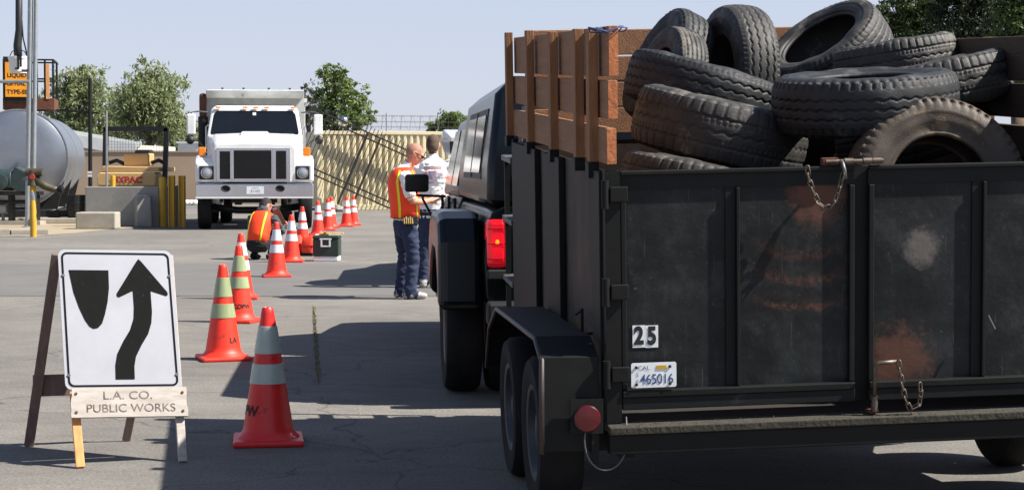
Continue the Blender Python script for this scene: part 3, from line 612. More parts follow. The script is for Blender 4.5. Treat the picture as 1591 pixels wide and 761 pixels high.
# ------------------------------------------------------------------ wheels shared by the vehicles
def wheel(parent, c, rad, w, side, rim='dull_steel', tyre='rubber', rimr=.6, dirx=(1,0,0), hub=True):
    """tyre and rim as parts; axis along local x, side = outward sign"""
    M = Matrix.Translation(Vector(c)) @ Matrix.Rotation(R(90)*side, 4, 'Y')
    r = rad; h = w/2
    t = MB(); t.lathe([(r*rimr,-h*.85),(r*.78,-h),(r*.93,-h*.95),(r*.985,-h*.72),(r,-h*.3),(r,h*.3),(r*.985,h*.72),(r*.93,h*.95),(r*.78,h),(r*rimr,h*.85)], 40, M, caps=False)
    ty = t.build('tyre', tyre, parent, smooth='auto')
    q = MB(); q.lathe([(r*rimr*1.01,-h*.85),(r*rimr*.94,-h*.6),(r*rimr*.94,h*.5),(r*rimr*1.01,h*.86),(r*rimr*.9,h*.82),(r*rimr*.8,h*.45),(r*rimr*.5,h*.3),(r*rimr*.42,h*.62),(r*rimr*.2,h*.7),(.005,h*.7)], 28, M, caps=False)
    q.build('rim', rim, ty, smooth='auto')
    if hub:
        q = MB()
        for k in range(6):
            a = k*math.pi/3; q.cyl(M @ Vector((r*rimr*.6*math.cos(a), r*rimr*.6*math.sin(a), h*.34)), M @ Vector((r*rimr*.6*math.cos(a), r*rimr*.6*math.sin(a), h*.44)), r*.035, n=6)
        q.build('wheel_nuts', 'dull_steel', ty)
    return ty

# ------------------------------------------------------------------ dump truck
TK = CAMH*FPX/101; tc_ = ground_at(396, TK); phi = math.atan2(-tc_.x, tc_.y)*.95
dt = thing('dump_truck', 'white dump truck with chrome grille facing the camera', 'truck', tc_, phi)
def S(*rings): return [[Vector(p) for p in r] for r in rings]
MB().prism([(-1.31,.0,.70),(1.31,.0,.70),(1.31,.0,1.03),(-1.31,.0,1.03)], (0,.14,0)).build('bumper', 'chrome', dt, bevel=.03)
MB().box((-1.30,-.012,.70),(1.30,-.002,.735)).build('bumper_lip', 'white_paint', dt)
for x in (-.64, .56): MB().lathe([(.07,0),(.085,-.012),(.07,-.02),(.055,-.01),(.05,.02),(.01,.02)], 20, Matrix.Translation((x,-.002,.92)) @ Matrix.Rotation(R(90),4,'X') @ Matrix.Diagonal((1.25,.9,-1,1))).build('tow_hole', 'dark', dt)
MB().box((-.18,-.016,.80),(.2,-.006,.97)).build('licence_plate', 'plate_white', dt)
text('31102', .085, Matrix.Translation((.01,-.018,.86)) @ XZ, 'plate_lettering', 'plate_blue', dt)
text('California', .04, Matrix.Translation((.01,-.018,.935)) @ XZ, 'plate_lettering', 'plate_blue', dt)
# fenders with headlights
for sgn in (-1, 1):
    prof_ = [(.05,1.06),(.05,1.48),(.16,1.60),(.6,1.66),(1.2,1.60),(1.5,1.42),(1.5,1.0),(1.36,1.0),(1.25,1.25),(1.0,1.42),(.7,1.44),(.42,1.3),(.3,1.06)]
    xi, xo = .72*sgn, 1.31*sgn
    m_ = MB(); m_.prism([(xi, y, z) for y, z in prof_], (xo-xi, 0, 0)); fd = m_.build('fender', 'truck_white', dt, bevel=.05)
    x = 1.06*sgn
    MB().box((x-.16,.025,1.12),(x+.16,.06,1.42)).build('headlight_bezel', 'black_plastic', fd, bevel=.02)
    hl = MB(); hl.lathe([(.105,0),(.105,-.02),(.09,-.045),(.05,-.06),(.005,-.065)], 20, Matrix.Translation((x,.03,1.27)) @ Matrix.Rotation(R(90),4,'X') @ Matrix.Diagonal((1,1,-1,1))); hl.build('headlight', 'glass_lamp', dt, smooth='auto')
    q = MB(); q.lathe([(.125,-.01),(.125,.03),(.105,.035),(.105,-.01)], 20, Matrix.Translation((x,.03,1.27)) @ Matrix.Rotation(R(90),4,'X'), caps=False); q.build('headlight_ring', 'chrome', dt, smooth='auto')
    MB().box((1.16*sgn-.08,.2,1.64),(1.16*sgn+.08,.3,1.84)).build('turn_signal', 'amber', dt, bevel=.02)
    # front wheel and rear duals
    wheel(dt, (1.13*sgn,.85,.52), .52, .3, sgn, rim='white_paint')
    for yy in (5.2, 6.5):
        for dx in (1.1, .76): wheel(dt, (dx*sgn, yy, .52), .52, .27, sgn, rim='white_paint', hub=False)
    # mirrors
    xm = 1.46*sgn; MB().box((xm-.10,1.66,2.14),(xm+.10,1.78,2.62)).build('mirror', 'truck_white', dt, bevel=.03)
    MB().lathe([(.005,-.1),(.07,-.08),(.10,.0),(.08,.05),(.005,.06)], 14, Matrix.Translation((xm+.02*sgn,1.7,2.02)) @ Matrix.Rotation(R(90),4,'X')).build('spot_mirror', 'black_plastic', dt, smooth=True)
    MB().tube([(1.07*sgn,1.8,2.66),(1.3*sgn,1.75,2.68),(xm,1.75,2.66),(xm,1.75,2.05),(1.3*sgn,1.75,2.0),(1.09*sgn,1.8,1.75)], .018, 6).build('mirror_bracket', 'dull_steel', dt)
    MB().tube([(1.09*sgn,2.9,1.7),(1.16*sgn,2.9,1.75),(1.16*sgn,2.9,2.35),(1.09*sgn,2.9,2.4)], .018, 6).build('grab_handle', 'chrome', dt)
# grille
MB().prism([(-.84,-.005,1.07),(.79,-.005,1.07),(.79,-.005,1.82),(-.84,-.005,1.82)], (0,.03,0)).build('grille_frame', 'chrome', dt, bevel=.01)
for x0_, x1_, z0_, z1_ in ((-.77,-.54,1.13,1.75),(-.46,.37,1.14,1.77),(.47,.70,1.13,1.76)):
    gm = MB(); gm.box((x0_,-.013,z0_),(x1_,-.006,z1_)); go_ = gm.build('grille_opening', 'dark', dt)
    q = MB()
    for k in range(int((x1_-x0_)/.035)): q.box((x0_+.02+k*.035,-.018,z0_+.01),(x0_+.026+k*.035,-.0135,z1_-.01))
    q.build('grille_bars', 'iron', go_)
for xx in (-.5, .42): MB().box((xx-.025,-.03,1.12),(xx+.025,-.008,1.78)).build('grille_bar', 'chrome', dt, bevel=.008)
# hood
def sec(y, w, z0_, z1_, cr=.12): return [(-w,y,z0_),(-w,y,z1_-cr),(-w+cr*.4,y,z1_-cr*.35),(-w+cr,y,z1_),(-.3,y,z1_+.02),(.3,y,z1_+.02),(w-cr,y,z1_),(w-cr*.4,y,z1_-cr*.35),(w,y,z1_-cr),(w,y,z0_)]
hm = MB(); hm.loft(S(sec(.03,.9,1.06,1.9), sec(.12,.95,1.06,2.0,.14), sec(.7,1.0,1.1,2.08,.16), sec(1.55,1.06,1.1,2.16,.16))); hm.build('hood', 'truck_white', dt, smooth='auto', bevel=.02)
MB().prism([(-.34,.75,2.07),(.34,.75,2.07),(.3,.85,2.2),(-.3,.85,2.2)], (0,.75,.02)).build('hood_scoop', 'truck_white', dt, bevel=.03)
# cab
cb = MB(); cb.loft(S([(-1.09,1.5,1.05),(1.09,1.5,1.05),(1.09,3.2,1.05),(-1.09,3.2,1.05)], [(-1.09,1.5,2.1),(1.09,1.5,2.1),(1.09,3.2,2.1),(-1.09,3.2,2.1)], [(-1.0,1.8,2.74),(1.0,1.8,2.74),(1.0,3.15,2.74),(-1.0,3.15,2.74)], [(-.9,1.95,2.82),(.9,1.95,2.82),(.9,3.05,2.82),(-.9,3.05,2.82)])); cb.build('cab', 'truck_white', dt, bevel=.05)
def onw(x, z): t = (z-2.1)/.64; return (x*(1.09-.09*t)/1.09, 1.5+.3*t-.012, z)
poly = [onw(-1.0,2.15), onw(1.0,2.15), onw(1.02,2.2), onw(1.0,2.62), onw(.94,2.7), onw(-.94,2.7), onw(-1.0,2.62), onw(-1.02,2.2)]
MB().prism(poly, (0,.02,.0)).build('windshield', 'glass_dark', dt)
for x in (-.5, .45): a_, b2_ = onw(x, 2.14), onw(x+.4, 2.2); MB().bar(Vector(a_)+Vector((0,-.02,0)), Vector(b2_)+Vector((0,-.02,0)), .015, .015).build('wiper', 'black_plastic', dt)
a_ = onw(0, 2.62); MB().box((-.05,a_[1]-.012,2.58),(.03,a_[1]-.002,2.66)).build('inspection_sticker', 'paper', dt)
for x in (-.84,-.22,.02,.27,.88): MB().box((x-.06,1.72,2.755),(x+.06,1.80,2.795)).build('roof_lamp', 'amber', dt, bevel=.01)
for sgn in (-1, 1):
    MB().prism([(1.096*sgn,1.75,2.14),(1.096*sgn,2.75,2.14),(1.022*sgn,2.7,2.64),(1.022*sgn,1.95,2.64)], (.006*sgn,0,0)).build('side_window', 'glass_dark', dt)
    MB().box((1.09*sgn-.004,1.62,1.15),(1.09*sgn+.006,1.64,2.1)).build('door_seam', 'dark', dt)
    MB().box((.75*sgn,2.0,.35),(1.12*sgn,2.9,1.0)).build('fuel_tank', 'chrome', dt, bevel=.08)
MB().box((-.45,.3,.55),(-.3,8.0,.85)).build('chassis_rail', 'black_steel', dt); MB().box((.3,.3,.55),(.45,8.0,.85)).build('chassis_rail', 'black_steel', dt)
MB().tube([(-1.0,.85,.5),(-.4,.85,.42),(.4,.85,.42),(1.0,.85,.5)], .08, 8).build('front_axle', 'black_steel', dt, smooth=True)
MB().box((-.5,.2,.6),(.5,1.4,1.06)).build('engine_block', 'dark', dt)
MB().box((-.7,.25,.9),(.7,.3,1.08)).build('radiator_support', 'dark', dt)
MB().tube([(-1.24,3.3,1.2),(-1.24,3.3,2.9),(-1.24,3.32,3.0),(-1.24,3.42,3.1)], .09, 12).build('exhaust_stack', 'rust', dt, smooth='auto')
MB().cyl((-1.24,3.3,1.5), (-1.24,3.3,2.6), .12, n=14).build('heat_shield', 'black_steel', dt, smooth='auto')
# dump body
bh = 3.22
MB().box((-1.17,3.55,1.25),(1.17,3.63,bh-.04)).build('dump_front_wall', 'bed_grey', dt)
for sgn in (-1, 1):
    MB().box((1.12*sgn-.04,3.635,1.2),(1.12*sgn+.04,8.1,bh-.25)).build('dump_side_wall', 'bed_grey', dt)
    for yy in (4.2,5.0,5.8,6.6,7.4): MB().box((1.165*sgn-.004,yy,1.25),(1.165*sgn+.05*sgn,yy+.1,bh-.3)).build('side_rib', 'bed_grey', dt)
    MB().box((1.18*sgn-.07,3.60,bh-.26),(1.18*sgn+.07,8.1,bh-.16)).build('top_rail', 'bed_grey', dt)
MB().box((-1.1,3.6,1.1),(1.1,8.1,1.22)).build('dump_floor', 'bed_grey', dt)
MB().prism([(-1.16,3.2,bh-.18),(1.16,3.2,bh-.18),(1.16,3.0,bh),(-1.16,3.0,bh)], (0,.6,.04)).build('cab_shield', 'bed_grey', dt, bevel=.02)
for x in (-.8,-.3,.3,.8): MB().box((x,3.15,bh+.035),(x+.05,3.2,bh+.07)).build('shield_lug', 'black_steel', dt)

# ------------------------------------------------------------------ traffic cones
CH = .71
def cone_r(z): return .138-(z-.03)/(CH-.03)*(.138-.029)
def make_cone(body, top, bot, name='traffic_cone'):
    t = thing(name, 'x', 'traffic cone', group='traffic cones')
    b = MB(); b.box((-.182,-.182,0),(.182,.182,.032)); b.build('base', body, t, bevel=.012)
    pr = [(.165,.0321),(.158,.040)]+[(cone_r(z)+(.012 if z < .06 else 0), z) for z in (.05,.07,.1,.2,.3,.4,.5,.6,.68)]+[(cone_r(.7),.7),(.024,.709),(.018,.70),(.016,.6)]
    b = MB(); b.lathe(pr, 40, caps=False); b.build('cone_body', body, t, smooth='auto')
    for z0_, z1_, m_ in ((.470,.612,top),(.315,.418,bot)):
        b = MB(); b.lathe([(cone_r(z0_)+.001,z0_),(cone_r(z0_)+.004,z0_+.001),(cone_r(z1_)+.004,z1_-.001),(cone_r(z1_)+.001,z1_)], 40, caps=False); b.build('reflective_collar', m_, t, smooth='auto')
    return t
def cone_text(t, s, ang, z, size=.075):
    me = text_mesh(s, size, .002)
    bm = bmesh.new(); bm.from_mesh(me); bmesh.ops.subdivide_edges(bm, edges=bm.edges, cuts=1); bm.to_mesh(me); bm.free()
    for v in me.vertices:
        zz = z+v.co.y; rr = cone_r(zz)+.0025; a = ang+v.co.x/rr; v.co = (rr*math.sin(a), -rr*math.cos(a), zz)
    mk('stencil_lettering', me, 'ink', t)
protoA = make_cone('cone_red', 'collar_grey', 'collar_grey')
protoB = make_cone('cone_orange', 'collar_olive', 'collar_olive')
protoC = make_cone('cone_orange', 'collar_white', 'collar_white')
used = set()
cones = [
 (417, 690, 'A', 'nearest large red cone standing in the trailer shadow', 8),
 (347, 559, 'B', 'second nearest orange cone with olive collars, just right of the sign', 20),
 (372, 501, 'B', 'orange cone with olive collars partly behind the second nearest cone', -14),
 (375, 465, 'C', 'white-collared orange cone mostly hidden behind the olive-collared cones', 5),
 (430, 431, 'C', 'orange white-collared cone in front of the crouching worker', 12),
 (453, 408, 'C', 'orange white-collared cone between the crouching worker and the orange bags', 3),
 (470, 384, 'C', 'orange white-collared cone directly behind the orange bags', -6),
 (494, 366, 'C', 'orange white-collared cone directly behind the green cooler, left one', 9),
 (509.5, 359, 'C', 'orange white-collared cone directly behind the green cooler, right one', 0),
 (515, 355, 'C', 'orange cone almost hidden behind the right cone at the cooler', 14),
 (538.5, 353, 'C', 'left cone of the far pair standing before the container', -4),
 (549, 351, 'C', 'right cone of the far pair standing before the container', 11)]
for i, (x, y, k, lab, rz) in enumerate(cones):
    pr = {'A': protoA, 'B': protoB, 'C': protoC}[k]
    c = pr if k not in used else copy_tree(pr); used.add(k)
    g = G(x, y-3 if i == 0 else y-1); c.matrix_basis = Matrix.Translation(g) @ Matrix.Rotation(R(rz), 4, 'Z'); c['label'] = lab
    if i == 0: c1_ = c
    if i == 1: c2_ = c
    if i == 2: c3_ = c
cone_text(c1_, 'PW', R(-48-8), .175); cone_text(c2_, 'LA', R(36-8), .15, .055); cone_text(c3_, 'COPW', R(15+20), .15, .055)

# ------------------------------------------------------------------ keep-right sign on its A-frame
fl_, fr_ = G(125, 727), G(284, 718); bl_, br_ = G(45, 693), G(196, 685)
lat = (fr_-fl_).normalized(); apexL = P(86, 392, (fl_.y+bl_.y)/2+.05); apexR = P(270, 394, (fr_.y+br_.y)/2+.05)
st = thing('roadworks_sign', 'white keep-right sign with black arrow on a wooden A-frame', 'sign', (fl_+fr_)/2)
mid0 = (fl_+fr_)/2; midA = (apexL+apexR)/2; upv = (midA-mid0).normalized(); lat = (lat-upv*lat.dot(upv)).normalized(); nrm = upv.cross(lat)*-1; nrm = lat.cross(upv)   # towards the camera
if nrm.y > 0: nrm = -nrm
# panel frame: origin = panel bottom left corner
pTL, pTR, pBL = P(88, 388, midA.y), P(268, 391, midA.y), None
dpl = midA.y
def onplane(x, y, off=0.):
    o = Vector((0,0,CAMH)); r = P(x, y, 1.)-o; k = (mid0+nrm*off-o).dot(nrm)/r.dot(nrm); return o+r*k
TLc, TRc, BLc, BRc = onplane(88,387), onplane(267,391), onplane(103,607), onplane(281,603)
ctr = (TLc+TRc+BLc+BRc)/4; ux = ((TRc-TLc)+(BRc-BLc)).normalized(); uy = ((TLc-BLc)+(TRc-BRc)); uy = uy.normalized(); un = ux.cross(uy).normalized()
PW_ = ((TRc-TLc).length+(BRc-BLc).length)/2; PH_ = ((TLc-BLc).length+(TRc-BRc).length)/2
SM = Matrix(((ux.x,uy.x,un.x,ctr.x),(ux.y,uy.y,un.y,ctr.y),(ux.z,uy.z,un.z,ctr.z),(0,0,0,1)))
def rrect(w, h, r, z):
    pts = []
    for cx_, cy_, a0_ in ((w/2-r,h/2-r,0),(-w/2+r,h/2-r,90),(-w/2+r,-h/2+r,180),(w/2-r,-h/2+r,270)):
        for k in range(6): a = R(a0_+k*18); pts.append((cx_+r*math.cos(a), cy_+r*math.sin(a), z))
    return pts
t = MB(SM); t.prism(rrect(PW_,PH_,.035,.0), (0,0,.006)); t.build('panel', 'sign_white', st, world=True)
o_, i_ = rrect(PW_-.03,PH_-.03,.028,.0085), rrect(PW_-.048,PH_-.048,.022,.0085); n = len(o_)
t = MB(SM); t.add(o_+i_, [(k,(k+1)%n,n+(k+1)%n,n+k) for k in range(n)]); t.build('border', 'sign_black', st, world=True)
def uv(u, v, z=.0085): return ((u-.5)*PW_, (.5-v)*PH_, z)
def flat(poly, name): t = MB(SM); t.prism([uv(*p) for p in poly], (0,0,-.001)); t.build(name, 'sign_black', st, world=True)
sh_ = [(.085,.15),(.43,.15)]+[(.43-.005*k-.13*(k/8)**2.6*.9, .15+.38*k/8) for k in range(1,9)]
cpts = [(.255+.055*math.cos(a), .53+.045*math.sin(a)) for a in [R(20+20*k) for k in range(8)]]
left = [(.085+.012*k+.055*(k/8)**2.2, .15+.38*k/8) for k in range(8,0,-1)]
flat([(.085,.15),(.43,.15),(.425,.28),(.405,.38),(.375,.47),(.345,.535),(.31,.565),(.27,.572),(.235,.555),(.20,.51),(.155,.42),(.115,.31)], 'island_symbol')
flat([(.70,.065),(.725,.085),(.935,.305),(.94,.325),(.925,.335),(.795,.30),(.625,.30),(.51,.345),(.49,.34),(.488,.32),(.68,.085)], 'arrow_head')
sL = [(.632,.30),(.632,.42),(.622,.50),(.585,.58),(.52,.66),(.46,.75),(.437,.83),(.432,.93)]; sR = [(.788,.30),(.788,.45),(.775,.53),(.74,.61),(.675,.69),(.62,.77),(.60,.84),(.596,.93)]
t = MB(SM); nn = len(sL); t.add([uv(*p) for p in sL]+[uv(*p) for p in sR], [(k,k+1,nn+k+1,nn+k) for k in range(nn-1)]); t.build('arrow_shaft', 'sign_black', st, world=True)
for (u, v) in ((.035,.19),(.965,.19),(.035,.9),(.965,.9)):
    q = SM @ Vector(uv(u, v, .006)); MB().cyl(q, q+un*.006, .008, n=8).build('bolt', 'dull_steel', st, world=True)
# name board, legs
bc = [onplane(110,604,.02), onplane(289,602,.02), onplane(290,646,.02), onplane(112,650,.02)]
bx_ = (bc[1]-bc[0]); bw_ = bx_.length; bx_.normalize(); by_ = (bc[0]-bc[3]); bh_ = by_.length; by_ = (by_-bx_*by_.dot(bx_)).normalized(); bn_ = bx_.cross(by_); bcn = sum(bc, Vector())/4
BM = Matrix(((bx_.x,by_.x,bn_.x,bcn.x),(bx_.y,by_.y,bn_.y,bcn.y),(bx_.z,by_.z,bn_.z,bcn.z),(0,0,0,1)))
t = MB(BM); rg_ = random.Random(4); e = []
for k in range(9): e.append((-bw_/2+rg_.uniform(-.004,.004), -bh_/2+bh_*k/8, 0))
e += [(bw_/2+rg_.uniform(-.004,.004), bh_/2-bh_*k/8, 0) for k in range(9)]
t.prism(e, (0,0,.018)); t.build('name_board', 'plank_white', st, world=True)
me = text_mesh('L.A. CO.', .058); me.transform(BM @ Matrix.Translation((-.01,.032,.0195)) @ Matrix.Diagonal((1.15,1,1,1))); mk('lettering', me, 'stencil', st, world=True)['kind'] = 'stuff'
me = text_mesh('PUBLIC WORKS', .058); me.transform(BM @ Matrix.Translation((.005,-.032,.0195)) @ Matrix.Diagonal((1.05,1,1,1))); mk('lettering', me, 'stencil', st, world=True)
for (x, y) in ((-.46,.3),(.46,.3),(-.46,-.33),(.46,-.33)): q = BM @ Vector((x*bw_, y*bh_, .018)); MB().cyl(q, q+bn_*.004, .007, n=8).build('bolt', 'rust', st, world=True)
def leg(p, q, m, w=.042, h=.022, nm='leg'): MB().bar(p, q, w, h, nrm).build(nm, m, st, world=True, bevel=.003)
lt, rt = onplane(100,395,-.025), onplane(262,397,-.025)
leg(fl_+Vector((0,0,.004)), onplane(114,600,-.012), 'leg_orange'); leg(onplane(114,600,-.012), lt, 'leg_grey'); leg(fr_+Vector((0,0,.004)), rt, 'plank_white')
lt2 = onplane(88,395,-.05); rt2 = onplane(255,397,-.05)
leg(bl_+Vector((0,0,.004)), lt2, 'leg_grey', .05); leg(br_+Vector((0,0,.004)), rt2, 'leg_grey', .042)
qa = bl_.lerp(lt2, .32)+Vector((-.03,.02,0)); qb = br_.lerp(rt2, .32)+Vector((0,.02,0)); MB().bar(qa, qb, .02, .11, (0,0,1)).build('rear_crossboard', 'leg_grey', st, world=True, bevel=.003)
MB().bar(lt-nrm*.02, rt-nrm*.02, .03, .05).build('top_crossboard', 'leg_grey', st, world=True)

# ------------------------------------------------------------------ people
def limb(stations, n=14, ref=(1,0,0)):
    """stations: (x,y,z, half width along ref, half depth) -> closed tube with elliptical sections"""
    m = MB(); pts = [Vector(s[:3]) for s in stations]; rings = []; k = len(pts)
    for i, s in enumerate(stations):
        t = (pts[min(i+1,k-1)]-pts[max(i-1,0)]).normalized(); rf = Vector(ref); u = rf-t*rf.dot(t)
        if u.length < .1: rf = Vector((0,1,0)); u = rf-t*rf.dot(t)
        u.normalize(); w = t.cross(u); a, b = s[3], s[4] if len(s) > 4 else s[3]
        rings.append([pts[i]+u*a*math.cos(q)+w*b*math.sin(q) for q in [2*math.pi*j/n for j in range(n)]])
    t0 = (pts[0]-pts[1]).normalized(); t1 = (pts[-1]-pts[-2]).normalized(); r0 = min(stations[0][3:5]) if len(stations[0]) > 4 else stations[0][3]; r1 = min(stations[-1][3:5]) if len(stations[-1]) > 4 else stations[-1][3]
    rings = [[pts[0]+(p-pts[0])*.55+t0*r0*.6 for p in rings[0]]]+rings+[[pts[-1]+(p-pts[-1])*.55+t1*r1*.6 for p in rings[-1]]]
    m.loft(rings); return m
def hand(wrist, d, side, curl=.6, sc=1.):
    """palm, four fingers of unequal length with bent knuckles, thumb from the side of the palm"""
    out = []; w = Vector(wrist); d = Vector(d).normalized(); s = Vector(side); s = (s-d*s.dot(d)).normalized(); n = d.cross(s)
    out.append(limb([(*w,.026*sc,.018*sc), (*(w+d*.045*sc),.040*sc,.016*sc), (*(w+d*.085*sc),.040*sc,.015*sc)], 10, s))
    for k, L in enumerate((.068,.078,.072,.056)):
        b = w+d*.085*sc+s*(-.030+.020*k)*sc; a = d*math.cos(curl)+n*math.sin(curl); a2 = d*math.cos(curl*2)+n*math.sin(curl*2)
        out.append(limb([(*b,.0095*sc,.009*sc), (*(b+a*L*.5*sc),.0085*sc,.0085*sc), (*(b+(a*.5+a2*.5)*L*sc),.0075*sc,.0075*sc)], 8, s))
    b = w+d*.03*sc-s*.034*sc; out.append(limb([(*b,.012*sc,.011*sc), (*(b+d*.03*sc-s*.02*sc),.0105*sc,.010*sc), (*(b+d*.058*sc-s*.022*sc+n*.012*sc),.009*sc,.0085*sc)], 8, s))
    return out
def make_body(parent, pieces, voxel=.011, name='body'):
    """pieces: (material, MB). All pieces are fused to one continuous surface, then coloured by the nearest piece"""
    v, f, own = [], [], []
    for mi, (mn, mb) in enumerate(pieces):
        o = len(v); v += mb.v; f += [tuple(i+o for i in q) for q in mb.f]; own += [mn]*len(mb.v)
    me = bpy.data.meshes.new('tmp'); me.from_pydata(v, [], f)
    bm = bmesh.new(); bm.from_mesh(me); bmesh.ops.recalc_face_normals(bm, faces=bm.faces); bm.to_mesh(me); bm.free()
    o = bpy.data.objects.new('tmp', me); C.objects.link(o); rm = o.modifiers.new('r', 'REMESH'); rm.mode = 'VOXEL'; rm.voxel_size = voxel
    sm = o.modifiers.new('s', 'SMOOTH'); sm.factor = .5; sm.iterations = 3
    me2 = bpy.data.meshes.new_from_object(o.evaluated_get(bpy.context.evaluated_depsgraph_get())); bpy.data.objects.remove(o)
    names = list(dict.fromkeys(m for m, _ in pieces)); A = np.array(v); own_i = np.array([names.index(m) for m in own])
    cen = np.empty(len(me2.polygons)*3); me2.polygons.foreach_get('center', cen); cen = cen.reshape(-1, 3); idx = np.empty(len(cen), int)
    for s_ in range(0, len(cen), 2000):
        dd = ((cen[s_:s_+2000, None]-A[None])**2).sum(2); idx[s_:s_+2000] = own_i[dd.argmin(1)]
    from mathutils import noise as _nz
    cloth = {i for i, m in enumerate(names) if m.startswith(('cloth', 'jeans'))}; flag = np.zeros(len(me2.vertices), bool)
    for p_, ii in zip(me2.polygons, idx):
        if ii in cloth:
            for vi in p_.vertices: flag[vi] = True
    nv = len(me2.vertices); co_a = np.empty(nv*3); me2.vertices.foreach_get('co', co_a); no_a = np.empty(nv*3); me2.vertices.foreach_get('normal', no_a); co_a = co_a.reshape(-1, 3); no_a = no_a.reshape(-1, 3)
    for i_ in np.nonzero(flag)[0]:
        x_, y_, z_ = co_a[i_]; a_ = _nz.noise((x_*9, y_*9, z_*16+3)); b_ = _nz.noise((x_*22+5, y_*22, z_*30)); co_a[i_] = co_a[i_]+no_a[i_]*(.012*(1-2*abs(a_))-.006+.005*b_)
    me2.vertices.foreach_set('co', co_a.reshape(-1)); me2.update()
    me2.materials.clear()
    for m in names: me2.materials.append(MATS[m])
    me2.polygons.foreach_set('material_index', idx); ob = mk(name, me2, None, parent, smooth=True); return ob
def dens(st, k=3):                    # denser stations so that the nearest-piece colouring has clean borders
    out = []
    for a, b in zip(st[:-1], st[1:]):
        for i in range(k): out.append(tuple(x+(y-x)*i/k for x, y in zip(a, b)))
    return out+[st[-1]]
def head(c, fwd, pitch, hair, s=1., hairline=.02, bald=False):
    """skull, jaw, nose, ears, eyes sockets; returns (material, MB) pieces. fwd = facing angle about z, pitch = nod"""
    M = Matrix.Translation(Vector(c)) @ Matrix.Rotation(fwd, 4, 'Z') @ Matrix.Rotation(pitch, 4, 'Y')   # +x is forward
    out = []
    sk = MB(M); sk.ball((-.012*s,0,.02*s), (.098*s,.077*s,.10*s), 20, 14); hairm = MB(M); skinm = MB(M)
    sk2 = MB(M); sk2.ball((.02*s,0,-.02*s), (.078*s,.068*s,.10*s), 18, 12); sk2.ball((.045*s,0,-.075*s), (.048*s,.048*s,.042*s), 14, 9)
    sk2.ball((.098*s,0,-.012*s), (.016*s,.014*s,.026*s), 8, 6); sk2.ball((.085*s,0,.03*s), (.02*s,.05*s,.012*s), 10, 6); sk2.ball((.092*s,0,-.055*s), (.012*s,.026*s,.010*s), 8, 6)
    for q in (-1, 1): sk2.ball((-.005*s,.076*s*q,-.008*s), (.022*s,.010*s,.032*s), 8, 6)
    out.append(('skin', sk2)); out.append((hair, sk)); return out, M
def vest_shell(parent, rings, m='vest', name='safety_vest'):
    mb = MB(); mb.loft(rings, caps=False); o = mb.build(name, m, parent, smooth=True); sd = o.modifiers.new('s', 'SOLIDIFY'); sd.thickness = .008; sd.offset = 1; return o
def ring(c, a, b, n=28, rz=0., tilt=0., slope=0.):
    M = Matrix.Translation(Vector(c)) @ Matrix.Rotation(rz, 4, 'Z') @ Matrix.Rotation(tilt, 4, 'Y')
    return [M @ Vector((a*math.copysign(abs(math.cos(t))**.85, math.cos(t)), b*math.copysign(abs(math.sin(t))**.85, math.sin(t)), slope*math.cos(t))) for t in [2*math.pi*k/n for k in range(n)]]

# --- man in orange vest, looking down at his clipboard; he faces right (+x)
k1 = CAMH*FPX/(464-HZ); mo = ground_at(632, k1)
m1 = thing('person', 'standing person in orange vest and jeans reading a clipboard beside the pickup', 'person', mo, R(12))
X = .0
torso = dens([(-.02,0,.86,.125,.165),(-.015,0,.98,.130,.165),(-.03,0,1.12,.135,.175),(-.045,0,1.26,.135,.19),(-.04,0,1.36,.105,.17),(-.01,0,1.42,.065,.08)], 3)
pcs = [('cloth_white', limb(torso, 20))]
pcs.append(('skin', limb([(-.01,0,1.41,.055,.055),(.03,0,1.47,.052,.052),(.06,0,1.52,.05,.05)], 12)))
hp, hM = head((.085,0,1.565), 0, R(30), 'hair_stubble', .98); pcs += hp
pcs.append(('jeans', limb(dens([(-.02,0,.74,.12,.16),(-.02,0,.84,.128,.17),(-.018,0,.93,.126,.166)], 3), 20)))
for q, kx in ((-1, .03), (1, -.03)):
    pcs.append(('jeans', limb(dens([(-.02+kx*.5,.085*q,.82,.098,.090),(.005+kx,.095*q,.62,.085,.082),(.02+kx,.10*q,.46,.072,.070),(.0+kx,.105*q,.25,.070,.066),(-.015+kx,.11*q,.10,.072,.066),(-.015+kx,.11*q,.055,.072,.066)], 3), 16)))
    pcs.append(('shoe', limb([(-.075+kx,.11*q,.045,.045,.042),(.0+kx,.112*q,.05,.05,.046),(.10+kx,.118*q,.042,.038,.05),(.155+kx,.12*q,.036,.03,.044)], 12, (0,0,1))))
    pcs.append(('cloth_white', limb(dens([(-.04,.18*q,1.34,.072,.06),(-.02,.215*q,1.22,.068,.06),(.01,.225*q,1.12,.062,.056)], 3), 14)))
    pcs.append(('skin', limb(dens([(.01,.225*q,1.13,.046,.044),(.03,.22*q,1.06,.044,.042),(.15,.17*q,1.05,.038,.036),(.235,.11*q,1.07,.028,.026)], 3), 12)))
    pcs += [('skin', h_) for h_ in hand((.235,.11*q,1.07), (.7,-.5*q,.15), (0,0,1), .45)]
make_body(m1, pcs, .0105)
vr = [ring((-.02,0,.88), .147,.185, slope=0), ring((-.02,0,.98), .150,.188), ring((-.03,0,1.12), .155,.196), ring((-.045,0,1.26), .155,.20), ring((-.043,0,1.34), .135,.185), ring((-.035,0,1.39), .10,.13), ring((-.02,0,1.42), .08,.09)]
ve = vest_shell(m1, vr)
